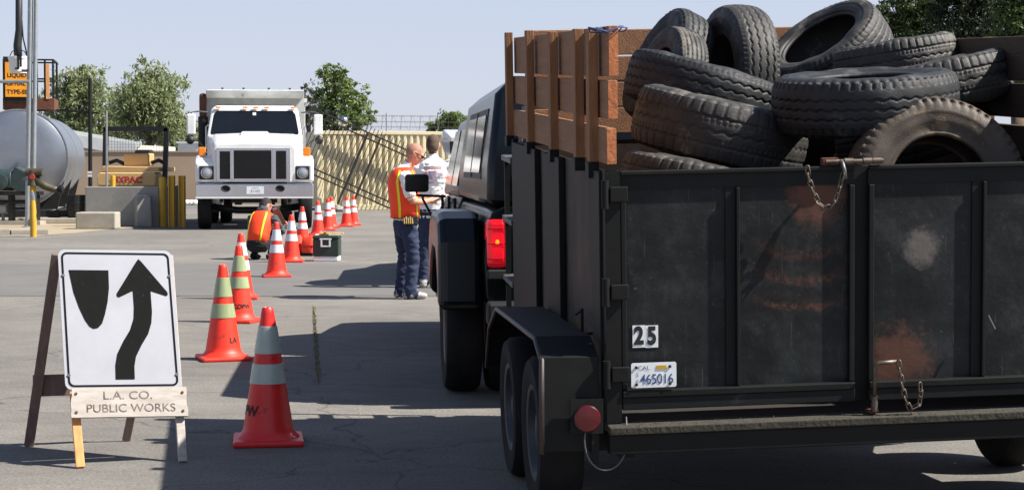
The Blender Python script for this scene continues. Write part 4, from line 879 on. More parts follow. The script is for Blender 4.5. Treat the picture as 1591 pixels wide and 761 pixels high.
for ang in (118, 242, 50, 310):
    st_ = []
    for (z, a, b, cx_) in ((.88,.157,.195,-.02),(.98,.160,.198,-.02),(1.12,.165,.206,-.03),(1.26,.165,.21,-.045),(1.34,.146,.196,-.043),(1.39,.112,.14,-.035)):
        for da in (-5, 5):
            t_ = R(ang+da); st_.append((cx_+a*math.copysign(abs(math.cos(t_))**.85, math.cos(t_)), b*math.copysign(abs(math.sin(t_))**.85, math.sin(t_)), z))
    q = MB(); q.add(st_, [(2*i,2*i+1,2*i+3,2*i+2) for i in range(5)]); o = q.build('reflective_tape', 'vest_tape', ve, smooth=True); sd = o.modifiers.new('s','SOLIDIFY'); sd.thickness = .004; sd.offset = 0
bl = MB(); bl.loft([ring((-.02,0,.875), .152,.188), ring((-.02,0,.915), .153,.19)], caps=False); o = bl.build('belt', 'cloth_black', m1, smooth=True); sd = o.modifiers.new('s','SOLIDIFY'); sd.thickness = .012
MB().box((-.06,-.215,.80),(.09,-.185,.90)).build('tool_pouch', 'cloth_black', m1, bevel=.012)
for i in range(5): MB().cyl((-.06+i*.022,-.222,.82), (-.066+i*.022,-.23,.88+.012*(i%2)), .0075, n=8).build('marker', 'tan_wood', m1)
MB().ball((.02,.0,0), (.001,.001,.001)).build('tmpx', 'ink', m1); bpy.data.objects.remove(bpy.data.objects['tmpx'])
sg_ = MB(hM)
for q in (-1, 1): sg_.ball((.088,.034*q,.012), (.012,.03,.02), 10, 6); sg_.bar((.08,.06*q,.018), (-.01,.082*q,.012), .006, .008)
sg_.build('sunglasses', 'dark', m1)
cbm = thing('clipboard', 'white papers on a clipboard held by the person in the vest', 'clipboard', M=Matrix.Translation(mo) @ Matrix.Rotation(R(12),4,'Z') @ Matrix.Translation((.33,0,1.09)) @ Matrix.Rotation(R(-25),4,'Y'))
MB().box((-.13,-.12,-.004),(.17,.12,.0)).build('board', 'clipboard', cbm); MB().box((-.12,-.11,.0005),(.16,.11,.006)).build('papers', 'paper', cbm); MB().box((.13,-.05,.006),(.16,.05,.016)).build('clip', 'chrome', cbm)

# --- man with printed white shirt seen from behind
k2 = FPX/132; mo2 = ground_at(673, k2)
m2 = thing('person', 'standing person in white shirt with printed back, seen from behind', 'person', mo2, R(90))
pcs = [('cloth_white', limb(dens([(0,0,.84,.12,.185),(0,0,.98,.12,.18),(-.01,0,1.15,.125,.195),(-.02,0,1.32,.125,.215),(-.015,0,1.45,.095,.19),(0,0,1.52,.06,.085)], 3), 20))]
pcs.append(('skin', limb([(.0,0,1.51,.056,.056),(.015,0,1.60,.054,.054)], 12)))
hp, hM2 = head((.03,0,1.685), R(-8), R(8), 'hair_short', 1.03); pcs += hp
hb2 = MB(hM2); hb2.ball((-.04,0,-.02), (.075,.074,.085), 16, 10); pcs.append(('hair_short', hb2))
pcs.append(('jeans', limb(dens([(0,0,.76,.115,.165),(0,0,.92,.122,.178)], 3), 20)))
for q in (-1, 1):
    pcs.append(('jeans', limb(dens([(0,.09*q,.84,.095,.09),(.015,.10*q,.62,.085,.082),(.02,.105*q,.48,.072,.07),(.0,.11*q,.26,.07,.066),(-.015,.115*q,.06,.072,.066)], 3), 16)))
    pcs.append(('shoe', limb([(-.075,.115*q,.045,.045,.042),(0,.118*q,.05,.05,.046),(.1,.125*q,.042,.038,.05),(.155,.13*q,.036,.03,.044)], 12, (0,0,1))))
    pcs.append(('cloth_white', limb(dens([(-.015,.20*q,1.44,.075,.065),(0,.25*q,1.30,.072,.066),(.02,.27*q,1.18,.066,.062)], 3), 14)))
    pcs.append(('skin', limb(dens([(.02,.27*q,1.19,.046,.045),(.06,.27*q,1.06,.044,.042),(.16,.22*q,1.0,.036,.034),(.24,.18*q,1.0,.028,.026)], 3), 12)))
    pcs += [('skin', h_) for h_ in hand((.24,.18*q,1.0), (1,-.2*q,-.05), (0,0,1), .6)]
b2 = make_body(m2, pcs, .0105)
# the print: flat ink laid on the back of the shirt
def back_print(z0_, z1_, y0_, y1_, m_):
    v_, f_ = [], []; ny, nz = 10, 6
    for i in range(nz+1):
        for j in range(ny+1):
            z = z0_+(z1_-z0_)*i/nz; y = y0_+(y1_-y0_)*j/ny; w = .195+.02*min(1, max(0, (z-1.15)/.17)); d_ = .125; xx = -.005-.015*min(1,(z-1.)/.32)-d_*math.sqrt(max(0, 1-(y/w)**2))-.012
            v_.append((xx, y, z))
    for i in range(nz):
        for j in range(ny): a = i*(ny+1)+j; f_.append((a, a+1, a+ny+2, a+ny+1))
    q = MB(); q.add(v_, f_); return q.build('shirt_print', m_, m2, smooth=True)
back_print(1.39,1.43,-.10,.10,'print_red'); back_print(1.28,1.38,-.05,.05,'print_blue'); back_print(1.31,1.35,-.12,-.055,'print_blue'); back_print(1.30,1.36,.055,.12,'print_red'); back_print(1.23,1.25,-.10,.11,'print_blue')
bl = MB(); bl.loft([ring((0,0,.86), .135,.195), ring((0,0,.9), .135,.195)], caps=False); o = bl.build('belt', 'cloth_black', m2, smooth=True); sd = o.modifiers.new('s','SOLIDIFY'); sd.thickness = .012

# --- crouching worker, back to the camera, turned to the right
k3 = CAMH*FPX/(403-HZ); mo3 = ground_at(406, k3)
m3 = thing('person', 'crouching worker in orange vest before the dump truck bumper', 'person', mo3, R(68))
# +x forward (away, slightly right)
pcs = [('cloth_grey', limb(dens([(-.13,0,.24,.115,.14),(-.11,0,.36,.12,.145),(-.04,0,.52,.125,.155),(.03,0,.64,.115,.165),(.08,0,.71,.085,.12)], 3), 20))]
pcs.append(('skin', limb([(.08,0,.70,.055,.055),(.12,0,.77,.05,.05)], 12)))
hp, hM3 = head((.145,0,.825), R(-30), R(22), 'hair_dark', 1.0); pcs += hp
hb3 = MB(hM3); hb3.ball((-.03,0,-.01), (.085,.082,.10), 16, 10); pcs.append(('hair_dark', hb3))
hood = limb([(.03,0,.70,.07,.12),(.05,0,.76,.07,.10),(.07,0,.79,.05,.08)], 16); pcs.append(('cloth_grey', hood))
pcs.append(('cloth_black', limb(dens([(-.15,0,.19,.12,.155),(-.14,0,.26,.14,.17)], 3), 18)))
for q in (-1, 1):
    kz = .46 if q < 0 else .40
    pcs.append(('cloth_black', limb(dens([(-.14,.09*q,.20,.095,.09),(.08,.13*q,.32,.085,.08),(.25,.16*q,kz,.07,.068)], 3), 16)))
    pcs.append(('cloth_black', limb(dens([(.25,.16*q,kz,.068,.066),(.13,.15*q,.24,.065,.06),(.03,.14*q,.09,.052,.05)], 3), 14)))
    pcs.append(('cloth_black', limb([(-.05,.14*q,.05,.045,.042),(.03,.142*q,.05,.048,.046),(.13,.15*q,.036,.034,.048),(.18,.155*q,.03,.026,.042)], 12, (0,0,1))))
    pcs.append(('cloth_grey', limb(dens([(.04,.19*q,.64,.07,.065),(.10,.25*q,.50,.06,.058),(.16,.27*q,.42,.054,.052),(.30,.20*q,.50,.044,.042)], 3), 14)))
    pcs += [('skin', h_) for h_ in hand((.31,.20*q,.51), (.8,-.3*q,.3), (0,0,1), .6)]
make_body(m3, pcs, .0105)
vr = [ring((-.135,0,.26), .132,.154, tilt=R(20)), ring((-.11,0,.36), .138,.160, tilt=R(25)), ring((-.04,0,.52), .143,.170, tilt=R(28)), ring((.02,0,.63), .132,.172, tilt=R(30)), ring((.055,0,.68), .11,.15, tilt=R(30)), ring((.08,0,.715), .085,.12, tilt=R(30))]
ve3 = vest_shell(m3, vr)
for ang in (140, 220):
    st_ = []
    for (c_, a, b, tl) in (((-.135,0,.26),.143,.165,20),((-.11,0,.36),.149,.171,25),((-.04,0,.52),.154,.181,28),((.02,0,.63),.143,.183,30),((.055,0,.68),.121,.161,30)):
        M_ = Matrix.Translation(Vector(c_)) @ Matrix.Rotation(R(tl),4,'Y')
        for da in (-6, 6):
            t_ = R(ang+da); st_.append(M_ @ Vector((a*math.copysign(abs(math.cos(t_))**.85, math.cos(t_)), b*math.copysign(abs(math.sin(t_))**.85, math.sin(t_)), 0)))
    q = MB(); q.add(st_, [(2*i,2*i+1,2*i+3,2*i+2) for i in range(4)]); o = q.build('reflective_tape', 'vest_tape', ve3, smooth=True); sd = o.modifiers.new('s','SOLIDIFY'); sd.thickness = .004; sd.offset = 0
pb = P(433, 336, k3+.12)
cb3 = thing('clipboard', 'brown clipboard held up by the crouching worker', 'clipboard', M=Matrix.Translation(pb) @ Matrix.Rotation(R(-25),4,'Y') @ Matrix.Rotation(R(14),4,'X'))
MB().box((-.055,-.004,-.16),(.055,.004,.16)).build('board', 'clipboard', cb3); MB().box((-.03,-.012,.12),(.03,-.0045,.15)).build('clip', 'chrome', cb3)
pb = P(437, 372, k3+.1); o = MB(Matrix.Translation(pb) @ Matrix.Rotation(R(22),4,'Y')).box((-.05,-.003,-.13),(.05,.003,.13)).build('paper_sheet', 'paper'); tag(o, 'white sheet of paper beside the crouching worker', 'paper')

# ------------------------------------------------------------------ cooler and orange bags
gk = G(506, 406); s = gk.y/FPX
co = thing('cooler', 'dark green cooler with white base and latch beside the orange bags', 'cooler', gk, R(-2))
w = 39*s; hh = P(506, 366, gk.y).z
MB().box((-w/2,0,0),(w/2,.32,hh*.20)).build('base', 'plate_white', co, bevel=.015)
MB().box((-w/2-.008,-.006,hh*.201),(w/2+.008,.326,hh*.86)).build('body', 'cooler_green', co, bevel=.015)
MB().box((-w/2-.014,-.012,hh*.861),(w/2+.014,.332,hh)).build('lid', 'cooler_green', co, bevel=.02)
lm_ = MB(); 
for a_, b_2 in (((-.09,-.02,hh*.84),(.09,-.008,hh*.89)),((-.075,-.02,hh*.60),(-.05,-.008,hh*.84)),((.05,-.02,hh*.60),(.075,-.008,hh*.84)),((-.075,-.02,hh*.56),(.075,-.008,hh*.61))): lm_.box(a_, b_2)
lm_.build('latch', 'plate_white', co, bevel=.004)
it = thing('tool_tray', 'yellow tool and white papers lying on the green cooler lid', 'tray', gk+Vector((0,.1,hh)))
MB().box((-.17,-.02,.0),(.22,.18,.012)).build('papers', 'paper', it); MB().box((-.10,-.05,.012),(.05,.12,.035)).build('yellow_pad', 'yellow', it, bevel=.01); MB().box((.06,.0,.012),(.26,.06,.04)).build('wood_strip', 'tan_wood', it, bevel=.006); MB().box((-.03,-.06,.035),(.0,.02,.045)).build('marker', 'ink', it)
for i, (x, y0_, wd, rz, lab) in enumerate(((462, 397, 19, 14, 'left orange bag leaning behind the white-collared cone'), (476, 398, 20, -10, 'right orange bag leaning against the green cooler'))):
    g = G(x, y0_); s = g.y/FPX; b = thing('safety_bag', lab, 'bag', g, R(rz), 'orange bags beside the cooler')
    W_ = wd*s/2
    q = MB(); rs = []
    for z, a, dd in ((.0,.8,.10),(.06,1.0,.12),(.18,1.02,.12),(.27,.95,.10),(.31,.7,.06)): rs.append([Vector((W_*a*math.copysign(abs(math.cos(t_))**.5, math.cos(t_)), .15+dd*math.copysign(abs(math.sin(t_))**.5, math.sin(t_)), z+.02*math.cos(t_*2+i))) for t_ in [2*math.pi*k/20 for k in range(20)]])
    q.loft(rs); q.build('bag_body', 'bag_orange', b, smooth='auto')
    MB().box((-W_*.95,.03,.14),(W_*.95,.046,.17)).build('strap', 'cone_red', b); MB().box((-W_*.9,.02,0),(W_*.9,.3,.05)).build('bag_bottom', 'cloth_black', b)

# ------------------------------------------------------------------ pickup with camper shell
pr_ = G(690, 606); pyaw = R(5.4); PE2 = Vector((-math.sin(pyaw), math.cos(pyaw), 0)); PE1 = Vector((math.cos(pyaw), math.sin(pyaw), 0))
po = pr_+PE1*1.13
pk_ = thing('pickup_truck', 'dark green pickup with camper shell and wide rear wheel flares', 'pickup', po, pyaw)
def body_sec(y, w, zb, zt, tw=None, ro=.07):
    tw = tw or w-.03
    return [(-w+.06,y,zb),(-w,y,zb+.10),(-w-.012,y,(zb+zt)/2),(-w,y,zt-ro*1.6),(-tw,y,zt-ro*.5),(-tw+ro,y,zt),(tw-ro,y,zt),(tw,y,zt-ro*.5),(w,y,zt-ro*1.6),(w+.012,y,(zb+zt)/2),(w,y,zb+.10),(w-.06,y,zb)]
b = MB(); b.loft(S(body_sec(-.84,.92,.56,1.20), body_sec(-.4,.92,.54,1.21), body_sec(1.80,.92,.52,1.21))); b.build('bed', 'paint_green', pk_, smooth='auto', bevel=.01)
b = MB(); b.loft(S(body_sec(1.84,.92,.50,1.24), body_sec(3.0,.93,.48,1.25), body_sec(4.2,.93,.48,1.22), body_sec(4.9,.93,.5,1.17,.86), body_sec(5.5,.90,.52,1.10,.82), body_sec(5.62,.84,.56,1.0,.76))); b.build('cab_body', 'paint_green', pk_, smooth='auto', bevel=.01)
b = MB(); b.loft(S([(-.92,1.86,1.22),(.92,1.86,1.22),(.92,4.25,1.20),(-.92,4.25,1.20)], [(-.88,1.92,1.5),(.88,1.92,1.5),(.88,3.98,1.5),(-.88,3.98,1.5)], [(-.81,1.98,1.80),(.81,1.98,1.80),(.81,3.65,1.80),(-.81,3.65,1.80)], [(-.70,2.08,1.85),(.70,2.08,1.85),(.70,3.5,1.85),(-.70,3.5,1.85)])); b.build('cab_roof', 'paint_navy', pk_, smooth='auto', bevel=.03)
# shell on the bed
b = MB(); b.loft(S([(-.92,-.82,1.205),(.92,-.82,1.205),(.92,1.82,1.215),(-.92,1.82,1.215)], [(-.91,-.78,1.45),(.91,-.78,1.45),(.91,1.80,1.45),(-.91,1.80,1.45)], [(-.85,-.62,1.88),(.85,-.62,1.88),(.85,1.74,1.86),(-.85,1.74,1.86)], [(-.74,-.55,1.99),(.74,-.55,1.99),(.74,1.66,1.96),(-.74,1.66,1.96)])); b.build('camper_shell', 'paint_navy', pk_, smooth='auto', bevel=.04)
def side_x(z): return -.92+(z-1.205)*.01/.245 if z < 1.45 else -.91+(z-1.45)*.06/.43
def side_pane(name, y0_, y1_, z0_, z1_, m, off, parent, sx=side_x, shift=0.):
    q = MB(); q.prism([(sx(z0_)-off,y0_,z0_),(sx(z0_)-off,y1_,z0_),(sx(z1_)-off,y1_-shift,z1_),(sx(z1_)-off,y0_+shift*.3,z1_)], (.01,0,0)); return q.build(name, m, parent)
wf_ = side_pane('side_window', -.30, 1.25, 1.36, 1.80, 'black_plastic', .006, pk_)
side_pane('pane', -.25, .46, 1.40, 1.76, 'glass_side', .012, wf_); side_pane('pane', .49, 1.20, 1.40, 1.76, 'glass_side', .012, wf_); side_pane('divider', .455, .495, 1.37, 1.79, 'dull_steel', .016, wf_)
MB().prism([(-.72,-.815,1.30),(.72,-.815,1.30),(.66,-.66,1.78),(-.66,-.66,1.78)], (0,-.006,0)).build('rear_window', 'glass_side', pk_)
b = MB()
for a_, c_ in (((-.75,-.832,1.27),(.75,-.832,1.27)),((-.75,-.832,1.27),(-.68,-.672,1.80)),((.75,-.832,1.27),(.68,-.672,1.80)),((-.68,-.672,1.80),(.68,-.672,1.80))): b.bar(a_, c_, .022, .022)
b.build('rear_window_trim', 'dull_steel', pk_)
for sgn in (-1,):
    def cx__(z): return -.92+(z-1.22)*.04/.28 if z < 1.5 else -.88+(z-1.5)*.07/.3
    side_pane('door_window', 2.95, 3.98, 1.29, 1.72, 'glass_side', .010, pk_, cx__, .22); side_pane('door_window', 2.05, 2.85, 1.29, 1.72, 'glass_side', .010, pk_, cx__, .04)
    for y in (1.95, 2.9, 4.05): MB().box((-.948,y,.55),(-.925,y+.012,1.2)).build('door_seam', 'dark', pk_)
    for y in (2.1, 3.05): MB().box((-.962,y,1.08),(-.94,y+.14,1.11)).build('door_handle', 'dull_steel', pk_, bevel=.006)
MB().prism([(-.78,4.2,1.26),(.78,4.2,1.26),(.7,3.72,1.76),(-.7,3.72,1.76)], (0,.03,.02)).build('windshield', 'glass_side', pk_)
MB().box((-.12,2.2,1.845),(.12,2.3,1.885)).build('roof_lamp', 'amber', pk_, bevel=.01); MB().box((-.55,2.15,1.845),(-.45,2.25,1.89)).build('roof_lamp', 'tail_red', pk_, bevel=.01)
# dually flares
for sgn in (-1, 1):
    rr_ = []
    ro_ = [(-.62,.56),(-.58,.98),(-.46,1.12),(-.30,1.16),(.30,1.16),(.46,1.12),(.60,.98),(.66,.70)]
    ri_ = [(-.50,.56),(-.46,.70),(-.36,.82),(-.2,.90),(.2,.90),(.38,.82),(.48,.70),(.54,.56)]
    q = MB(); xo, xi = 1.20*sgn, .915*sgn
    poly = ro_+ri_[::-1]; q.prism([(xi,y,z) for y, z in poly], (xo-xi,0,0)); fo = q.build('wheel_flare', 'paint_green', pk_, bevel=.085); fo.modifiers[0].segments = 4
    for dx in (1.02, .75): wheel(pk_, (dx*sgn, 0, .40), .40, .235, sgn, hub=False)
    wheel(pk_, (.84*sgn, 4.05, .385), .385, .225, sgn)
    # tail lamp
    tl = MB(); tl.box((min(.795*sgn,.925*sgn),-.862,.83),(max(.795*sgn,.925*sgn),-.70,1.13)); to_ = tl.build('tail_lamp', 'lamp_red_lit', pk_, bevel=.035)
    for kz in range(3): MB().box((min(.80*sgn,.92*sgn),-.866,.885+.09*kz),(max(.80*sgn,.92*sgn),-.8625,.890+.09*kz)).build('lens_rib', 'tail_red', to_)
    MB().ball((.86*sgn,-.862,.99), (.012,.006,.014), 10, 6).build('bulb', 'bulb_lit', to_)
    MB().box((min(.8*sgn,.92*sgn),-.868,.765),(max(.8*sgn,.92*sgn),-.70,.826)).build('reverse_lamp', 'plastic_trim', to_, bevel=.01)
    MB().bar((.95*sgn,.75,.42), (.95*sgn,3.3,.42), .16, .05).build('running_board', 'dull_steel', pk_, bevel=.01)
    if sgn < 0:
        mc = Vector((-1.17,3.55,1.30)); MB().box((mc.x-.098,mc.y-.04,mc.z-.074),(mc.x+.098,mc.y+.03,mc.z+.074)).build('mirror', 'black_plastic', pk_, bevel=.025)
        MB().box((mc.x-.09,mc.y-.045,mc.z-.066),(mc.x+.09,mc.y-.041,mc.z+.066)).build('mirror_glass', 'glass_side', pk_)
        MB().tube([(-.93,3.62,1.19),(-1.05,3.6,1.195),(-1.17,3.56,1.20),(-1.17,3.56,1.23)], .011, 6).build('mirror_arm', 'black_plastic', pk_, smooth=True)
        MB().tube([(-.95,3.62,.86),(-1.03,3.6,1.0),(-1.12,3.58,1.17),(-1.12,3.57,1.20)], .011, 6).build('mirror_brace', 'black_plastic', pk_, smooth=True)
MB().box((-.79,-.868,.60),(.79,-.842,1.17)).build('tailgate', 'paint_green', pk_, bevel=.015)
MB().box((-.66,-.874,.85),(.66,-.868,1.0)).build('tailgate_trim', 'dull_steel', pk_)
MB().prism([(-.93,-1.0,.50),(.93,-1.0,.50),(.93,-1.0,.64),(-.93,-1.0,.64)], (0,.14,0)).build('rear_bumper', 'plastic_trim', pk_, bevel=.02)
MB().box((-.06,-1.12,.42),(.06,-.7,.50)).build('hitch_receiver', 'black_steel', pk_)
MB().box((-.7,-.8,.40),(.7,5.2,.535)).build('underbody', 'dark', pk_)
MB().box((-.95,5.58,.48),(.95,5.74,.66)).build('front_bumper', 'chrome', pk_, bevel=.03)

# the cab and hood are short: draw everything ahead of the bed together
for o in [c for c in pk_.children_recursive if c.type == 'MESH']:
    if max((v.co.y for v in o.data.vertices), default=0) <= 1.9: continue
    if o.name.split('.')[0] in ('tyre', 'rim', 'wheel_nuts'):
        for v in o.data.vertices: v.co.y -= .44
    else:
        for v in o.data.vertices:
            if v.co.y > 1.84: v.co.y = 1.84+(v.co.y-1.84)*.8
# ------------------------------------------------------------------ white car ahead with raised rear hatch
cr_ = G(664, 434); cyaw2 = math.atan(150/FPX); co_ = cr_+Vector((math.cos(cyaw2), math.sin(cyaw2), 0))*.92-Vector((-math.sin(cyaw2), math.cos(cyaw2), 0))*.75
cv = thing('hatchback_car', 'white car with its rear hatch raised ahead of the pickup', 'car', co_, cyaw2)
b = MB(); b.loft(S(body_sec(0,.86,.36,.98), body_sec(.3,.90,.30,1.04), body_sec(1.8,.92,.28,1.05), body_sec(3.1,.92,.28,1.02), body_sec(4.2,.88,.30,.92,.8), body_sec(4.5,.78,.36,.8,.7))); b.build('car_body', 'paint_silver', cv, smooth='auto', bevel=.01)
b = MB(); b.loft(S([(-.86,.25,1.0),(.86,.25,1.0),(.86,3.2,1.0),(-.86,3.2,1.0)], [(-.72,.45,1.47),(.72,.45,1.47),(.72,2.5,1.47),(-.72,2.5,1.47)], [(-.62,.6,1.54),(.62,.6,1.54),(.62,2.35,1.54),(-.62,2.35,1.54)])); b.build('roof', 'paint_silver', cv, smooth='auto', bevel=.03)
MB().prism([(-.74,.27,1.02),(.74,.27,1.02),(.62,.41,1.42),(-.62,.41,1.42)], (0,-.02,0)).build('hatch_opening', 'dark', cv)
for sgn in (-1, 1):
    MB().prism([(.868*sgn,.7,1.06),(.868*sgn,2.9,1.06),(.75*sgn,2.45,1.42),(.75*sgn,.75,1.42)], (.008*sgn,0,0)).build('side_window', 'glass_side', cv)
    for y in (.75, 3.5): wheel(cv, (.80*sgn, y, .32), .32, .2, sgn)
    MB().box((min(.7*sgn,.87*sgn),-.02,.7),(max(.7*sgn,.87*sgn),.06,.95)).build('tail_lamp', 'tail_red', cv, bevel=.02)
    MB().tube([(.62*sgn,.3,1.2),(.6*sgn,-.25,1.67)], .012, 6).build('hatch_strut', 'black_plastic', cv)
b = MB(); b.loft(S([(-.70,.5,1.56),(.70,.5,1.56),(.70,.5,1.60),(-.70,.5,1.60)], [(-.76,.1,1.72),(.76,.1,1.72),(.76,.1,1.79),(-.76,.1,1.79)], [(-.74,-.35,1.78),(.74,-.35,1.78),(.74,-.35,1.87),(-.74,-.35,1.87)], [(-.66,-.75,1.72),(.66,-.75,1.72),(.66,-.75,1.78),(-.66,-.75,1.78)])); b.build('hatch', 'paint_silver', cv, smooth='auto', bevel=.02)
MB().prism([(-.64,.3,1.60),(.64,.3,1.60),(.66,-.6,1.735),(-.66,-.6,1.735)], (0,0,-.012)).build('hatch_lining', 'black_plastic', cv)
MB().box((-.85,-.1,.36),(.85,.02,.58)).build('rear_bumper', 'paint_silver', cv, bevel=.04)

# ------------------------------------------------------------------ utility trailer
D0 = FPX/396; psi = math.atan(344/FPX); tau = R(3.1); rho = R(1.3)
O3 = P(953, 655, D0)
e1 = Vector((math.cos(psi), math.sin(psi), 0)); e2 = Vector((-math.sin(psi), math.cos(psi), 0)); e3 = Vector((0,0,1))
f2 = (e2*math.cos(tau)+e3*math.sin(tau)); f1 = (e1*math.cos(rho)+e3*math.sin(rho)); f1 = (f1-f2*f1.dot(f2)).normalized(); f3 = f1.cross(f2)
def mtx(a, b, c, o): return Matrix(((a.x,b.x,c.x,o.x),(a.y,b.y,c.y,o.y),(a.z,b.z,c.z,o.z),(0,0,0,1)))
TR_ = mtx(f1, f2, f3, O3); LF = mtx(e1, e2, e3, Vector((O3.x, O3.y, 0)))
tr = thing('utility_trailer', 'black steel utility trailer with wooden stake sides loaded with tyres', 'trailer', M=TR_)
TRi = TR_.inverted(); REL = TRi @ LF                         # level frame -> trailer frame
def ly(px, xl=0.): k = (px-CX)/FPX; return (O3.x+xl*e1.x-k*(O3.y+xl*e1.y))/(-e2.x+k*e2.y)
def lx(px): k = (px-CX)/FPX; return (k*O3.y-O3.x)/(e1.x-k*e1.y)
def lp(px, py, yl=0.):                                        # pixel -> trailer local point in the plane y = yl
    o = TRi @ Vector((0,0,CAMH)); r = TRi.to_3x3() @ (P(px, py, 1.)-Vector((0,0,CAMH))); k = (yl-o.y)/r.y; return o+r*k
WT = lx(1339)*2; LT = ly(805, -.02); HT = .985
xm_ = WT/2

def gate_material():
    m = bpy.data.materials.new('gate_panel'); m.use_nodes = True; nt = m.node_tree; n = nt.nodes; l = nt.links; b = n['Principled BSDF']
    b.inputs['Roughness'].default_value = .55; b.inputs['Specular IOR Level'].default_value = .25
    tc = n.new('ShaderNodeTexCoord'); sp = n.new('ShaderNodeSeparateXYZ'); l.new(tc.outputs['Object'], sp.inputs[0])
    def nz(sc, det=8, ro=.65, st=None):
        q = n.new('ShaderNodeTexNoise'); q.inputs['Scale'].default_value = sc; q.inputs['Detail'].default_value = det; q.inputs['Roughness'].default_value = ro; src = tc.outputs['Object']
        if st: mp = n.new('ShaderNodeMapping'); mp.inputs['Scale'].default_value = st; l.new(src, mp.inputs[0]); src = mp.outputs[0]
        l.new(src, q.inputs[0]); return q.outputs[0]
    def ramp(i, stops):
        r = n.new('ShaderNodeValToRGB'); e = r.color_ramp.elements
        while len(e) < len(stops): e.new(.5)
        for k, (p, v) in enumerate(stops): e[k].position = p; e[k].color = (*v, 1) if isinstance(v, tuple) else (v,v,v,1)
        l.new(i, r.inputs[0]); return r.outputs[0]
    def ma(op, a, b2=None):
        q = n.new('ShaderNodeMath'); q.operation = op
        for i, x in enumerate((a, b2)):
            if x is None: continue
            if isinstance(x, (int, float)): q.inputs[i].default_value = x
            else: l.new(x, q.inputs[i])
        return q.outputs[0]
    def mix(a, c, fac):
        q = n.new('ShaderNodeMix'); q.data_type = 'RGBA'; l.new(fac, q.inputs[0]); l.new(a, q.inputs[6]); q.inputs[7].default_value = (*c, 1); return q.outputs[2]
    def dist(px, py, sx=1., sz=1.):
        p = lp(px, py); dx = ma('MULTIPLY', ma('SUBTRACT', sp.outputs[0], p.x), sx); dz = ma('MULTIPLY', ma('SUBTRACT', sp.outputs[2], p.z), sz)
        return ma('SQRT', ma('ADD', ma('MULTIPLY', dx, dx), ma('MULTIPLY', dz, dz))), dx, dz
    col = ramp(nz(2.5), [(.4, lin(14,17,19)), (.62, lin(30,34,36))])
    col = mix(col, lin(52,55,55), ramp(nz(5, 12, .8), [(.52, 0.), (.72, .75)]))
    col = mix(col, lin(74,76,75), ramp(nz(48, 6, .8), [(.63, 0.), (.66, .85)]))
    col = mix(col, lin(82,80,76), ramp(nz(7, 6, .7, (9,1,.35)), [(.62, 0.), (.66, .4)]))
    col = mix(col, lin(78,50,40), ramp(nz(4, 8, .75, (5,1,.5)), [(.61, 0.), (.70, .65)]))
    col = mix(col, lin(9,10,11), ramp(nz(1.7, 6, .7, (1.6,1,.8)), [(.56, 0.), (.68, .8)]))
    rust = lin(92,58,45)
    # chain-rubbed arcs of rust
    r, dx, dz = dist(1250, 225); rn = ma('ADD', r, ma('MULTIPLY', ma('SUBTRACT', nz(9), .5), .07))
    band = ramp(rn, [(.40, 0.), (.44, .5), (.47, 0.), (.515, .1), (.54, .7), (.56, 0.), (.62, .1), (.645, .85), (.665, 0.)])
    wedge = ma('MULTIPLY', ramp(ma('ADD', ma('ABSOLUTE', ma('ADD', dx, .02)), ma('MULTIPLY', nz(14), .04)), [(.14, 1.), (.22, 0.)]), ramp(nz(38, 8, .85), [(.42, 0.), (.58, 1.)]))
    col = mix(col, rust, ma('MULTIPLY', band, wedge))
    r, _, _ = dist(1270, 300, .9, .7); rn = ma('ADD', r, ma('MULTIPLY', ma('SUBTRACT', nz(13, 9, .75), .5), .22)); col = mix(col, lin(98,64,52), ramp(rn, [(.05, .7), (.12, 0.)]))
    r, _, _ = dist(1395, 560, .8, .8); rn = ma('ADD', r, ma('MULTIPLY', ma('SUBTRACT', nz(12, 10, .85), .5), .38)); col = mix(col, lin(88,57,44), ramp(rn, [(.06, .8), (.13, 0.)]))
    r, _, _ = dist(1432, 385, 1., .85); rn = ma('ADD', r, ma('MULTIPLY', ma('SUBTRACT', nz(30, 10, .85), .5), .16)); col = mix(col, lin(98,92,88), ramp(rn, [(.04, .9), (.08, 0.)]))
    l.new(col, b.inputs['Base Color'])
    bp = n.new('ShaderNodeBump'); bp.inputs['Strength'].default_value = .5; bp.inputs['Distance'].default_value = .02; l.new(nz(2.6, 6, .6), bp.inputs['Height']); l.new(bp.outputs[0], b.inputs['Normal'])
    MATS['gate_panel'] = m
gate_material()

# bed and frame
MB().box((-.01,.03,-.05),(WT+.01,LT,-.01)).build('floor', 'wood_floor', tr)
MB().box((-.03,-.10,-.034),(WT+.03,.03,-.004)).build('rear_sill', 'moss', tr, bevel=.004)
MB().box((-.03,-.085,-.115),(WT+.03,-.02,-.035)).build('rear_crossmember', 'frame_black', tr, bevel=.006)
for x in (.02, WT-.08): MB().box((x,-.02,-.14),(x+.06,LT+.05,-.055)).build('chassis_rail', 'frame_black', tr)
for y in (.5, 1.0, 1.5): MB().box((.08,y,-.12),(WT-.08,y+.05,-.055)).build('crossmember', 'frame_black', tr)
# crumbs of debris on the sill
db = MB(); rg_ = random.Random(9)
for i in range(110):
    x = rg_.uniform(.05, WT); y = rg_.uniform(-.095,-.01); s_ = rg_.uniform(.003,.009); db.add([(x,y,-.004),(x+s_,y,-.004),(x+s_*.4,y+s_,-.004),(x+s_*.4,y+s_*.4,-.004+s_*rg_.uniform(.5,1.3))], [(0,1,2),(0,1,3),(1,2,3),(2,0,3)])
dbo = db.build('debris', 'moss', tr); dbo['kind'] = 'stuff'
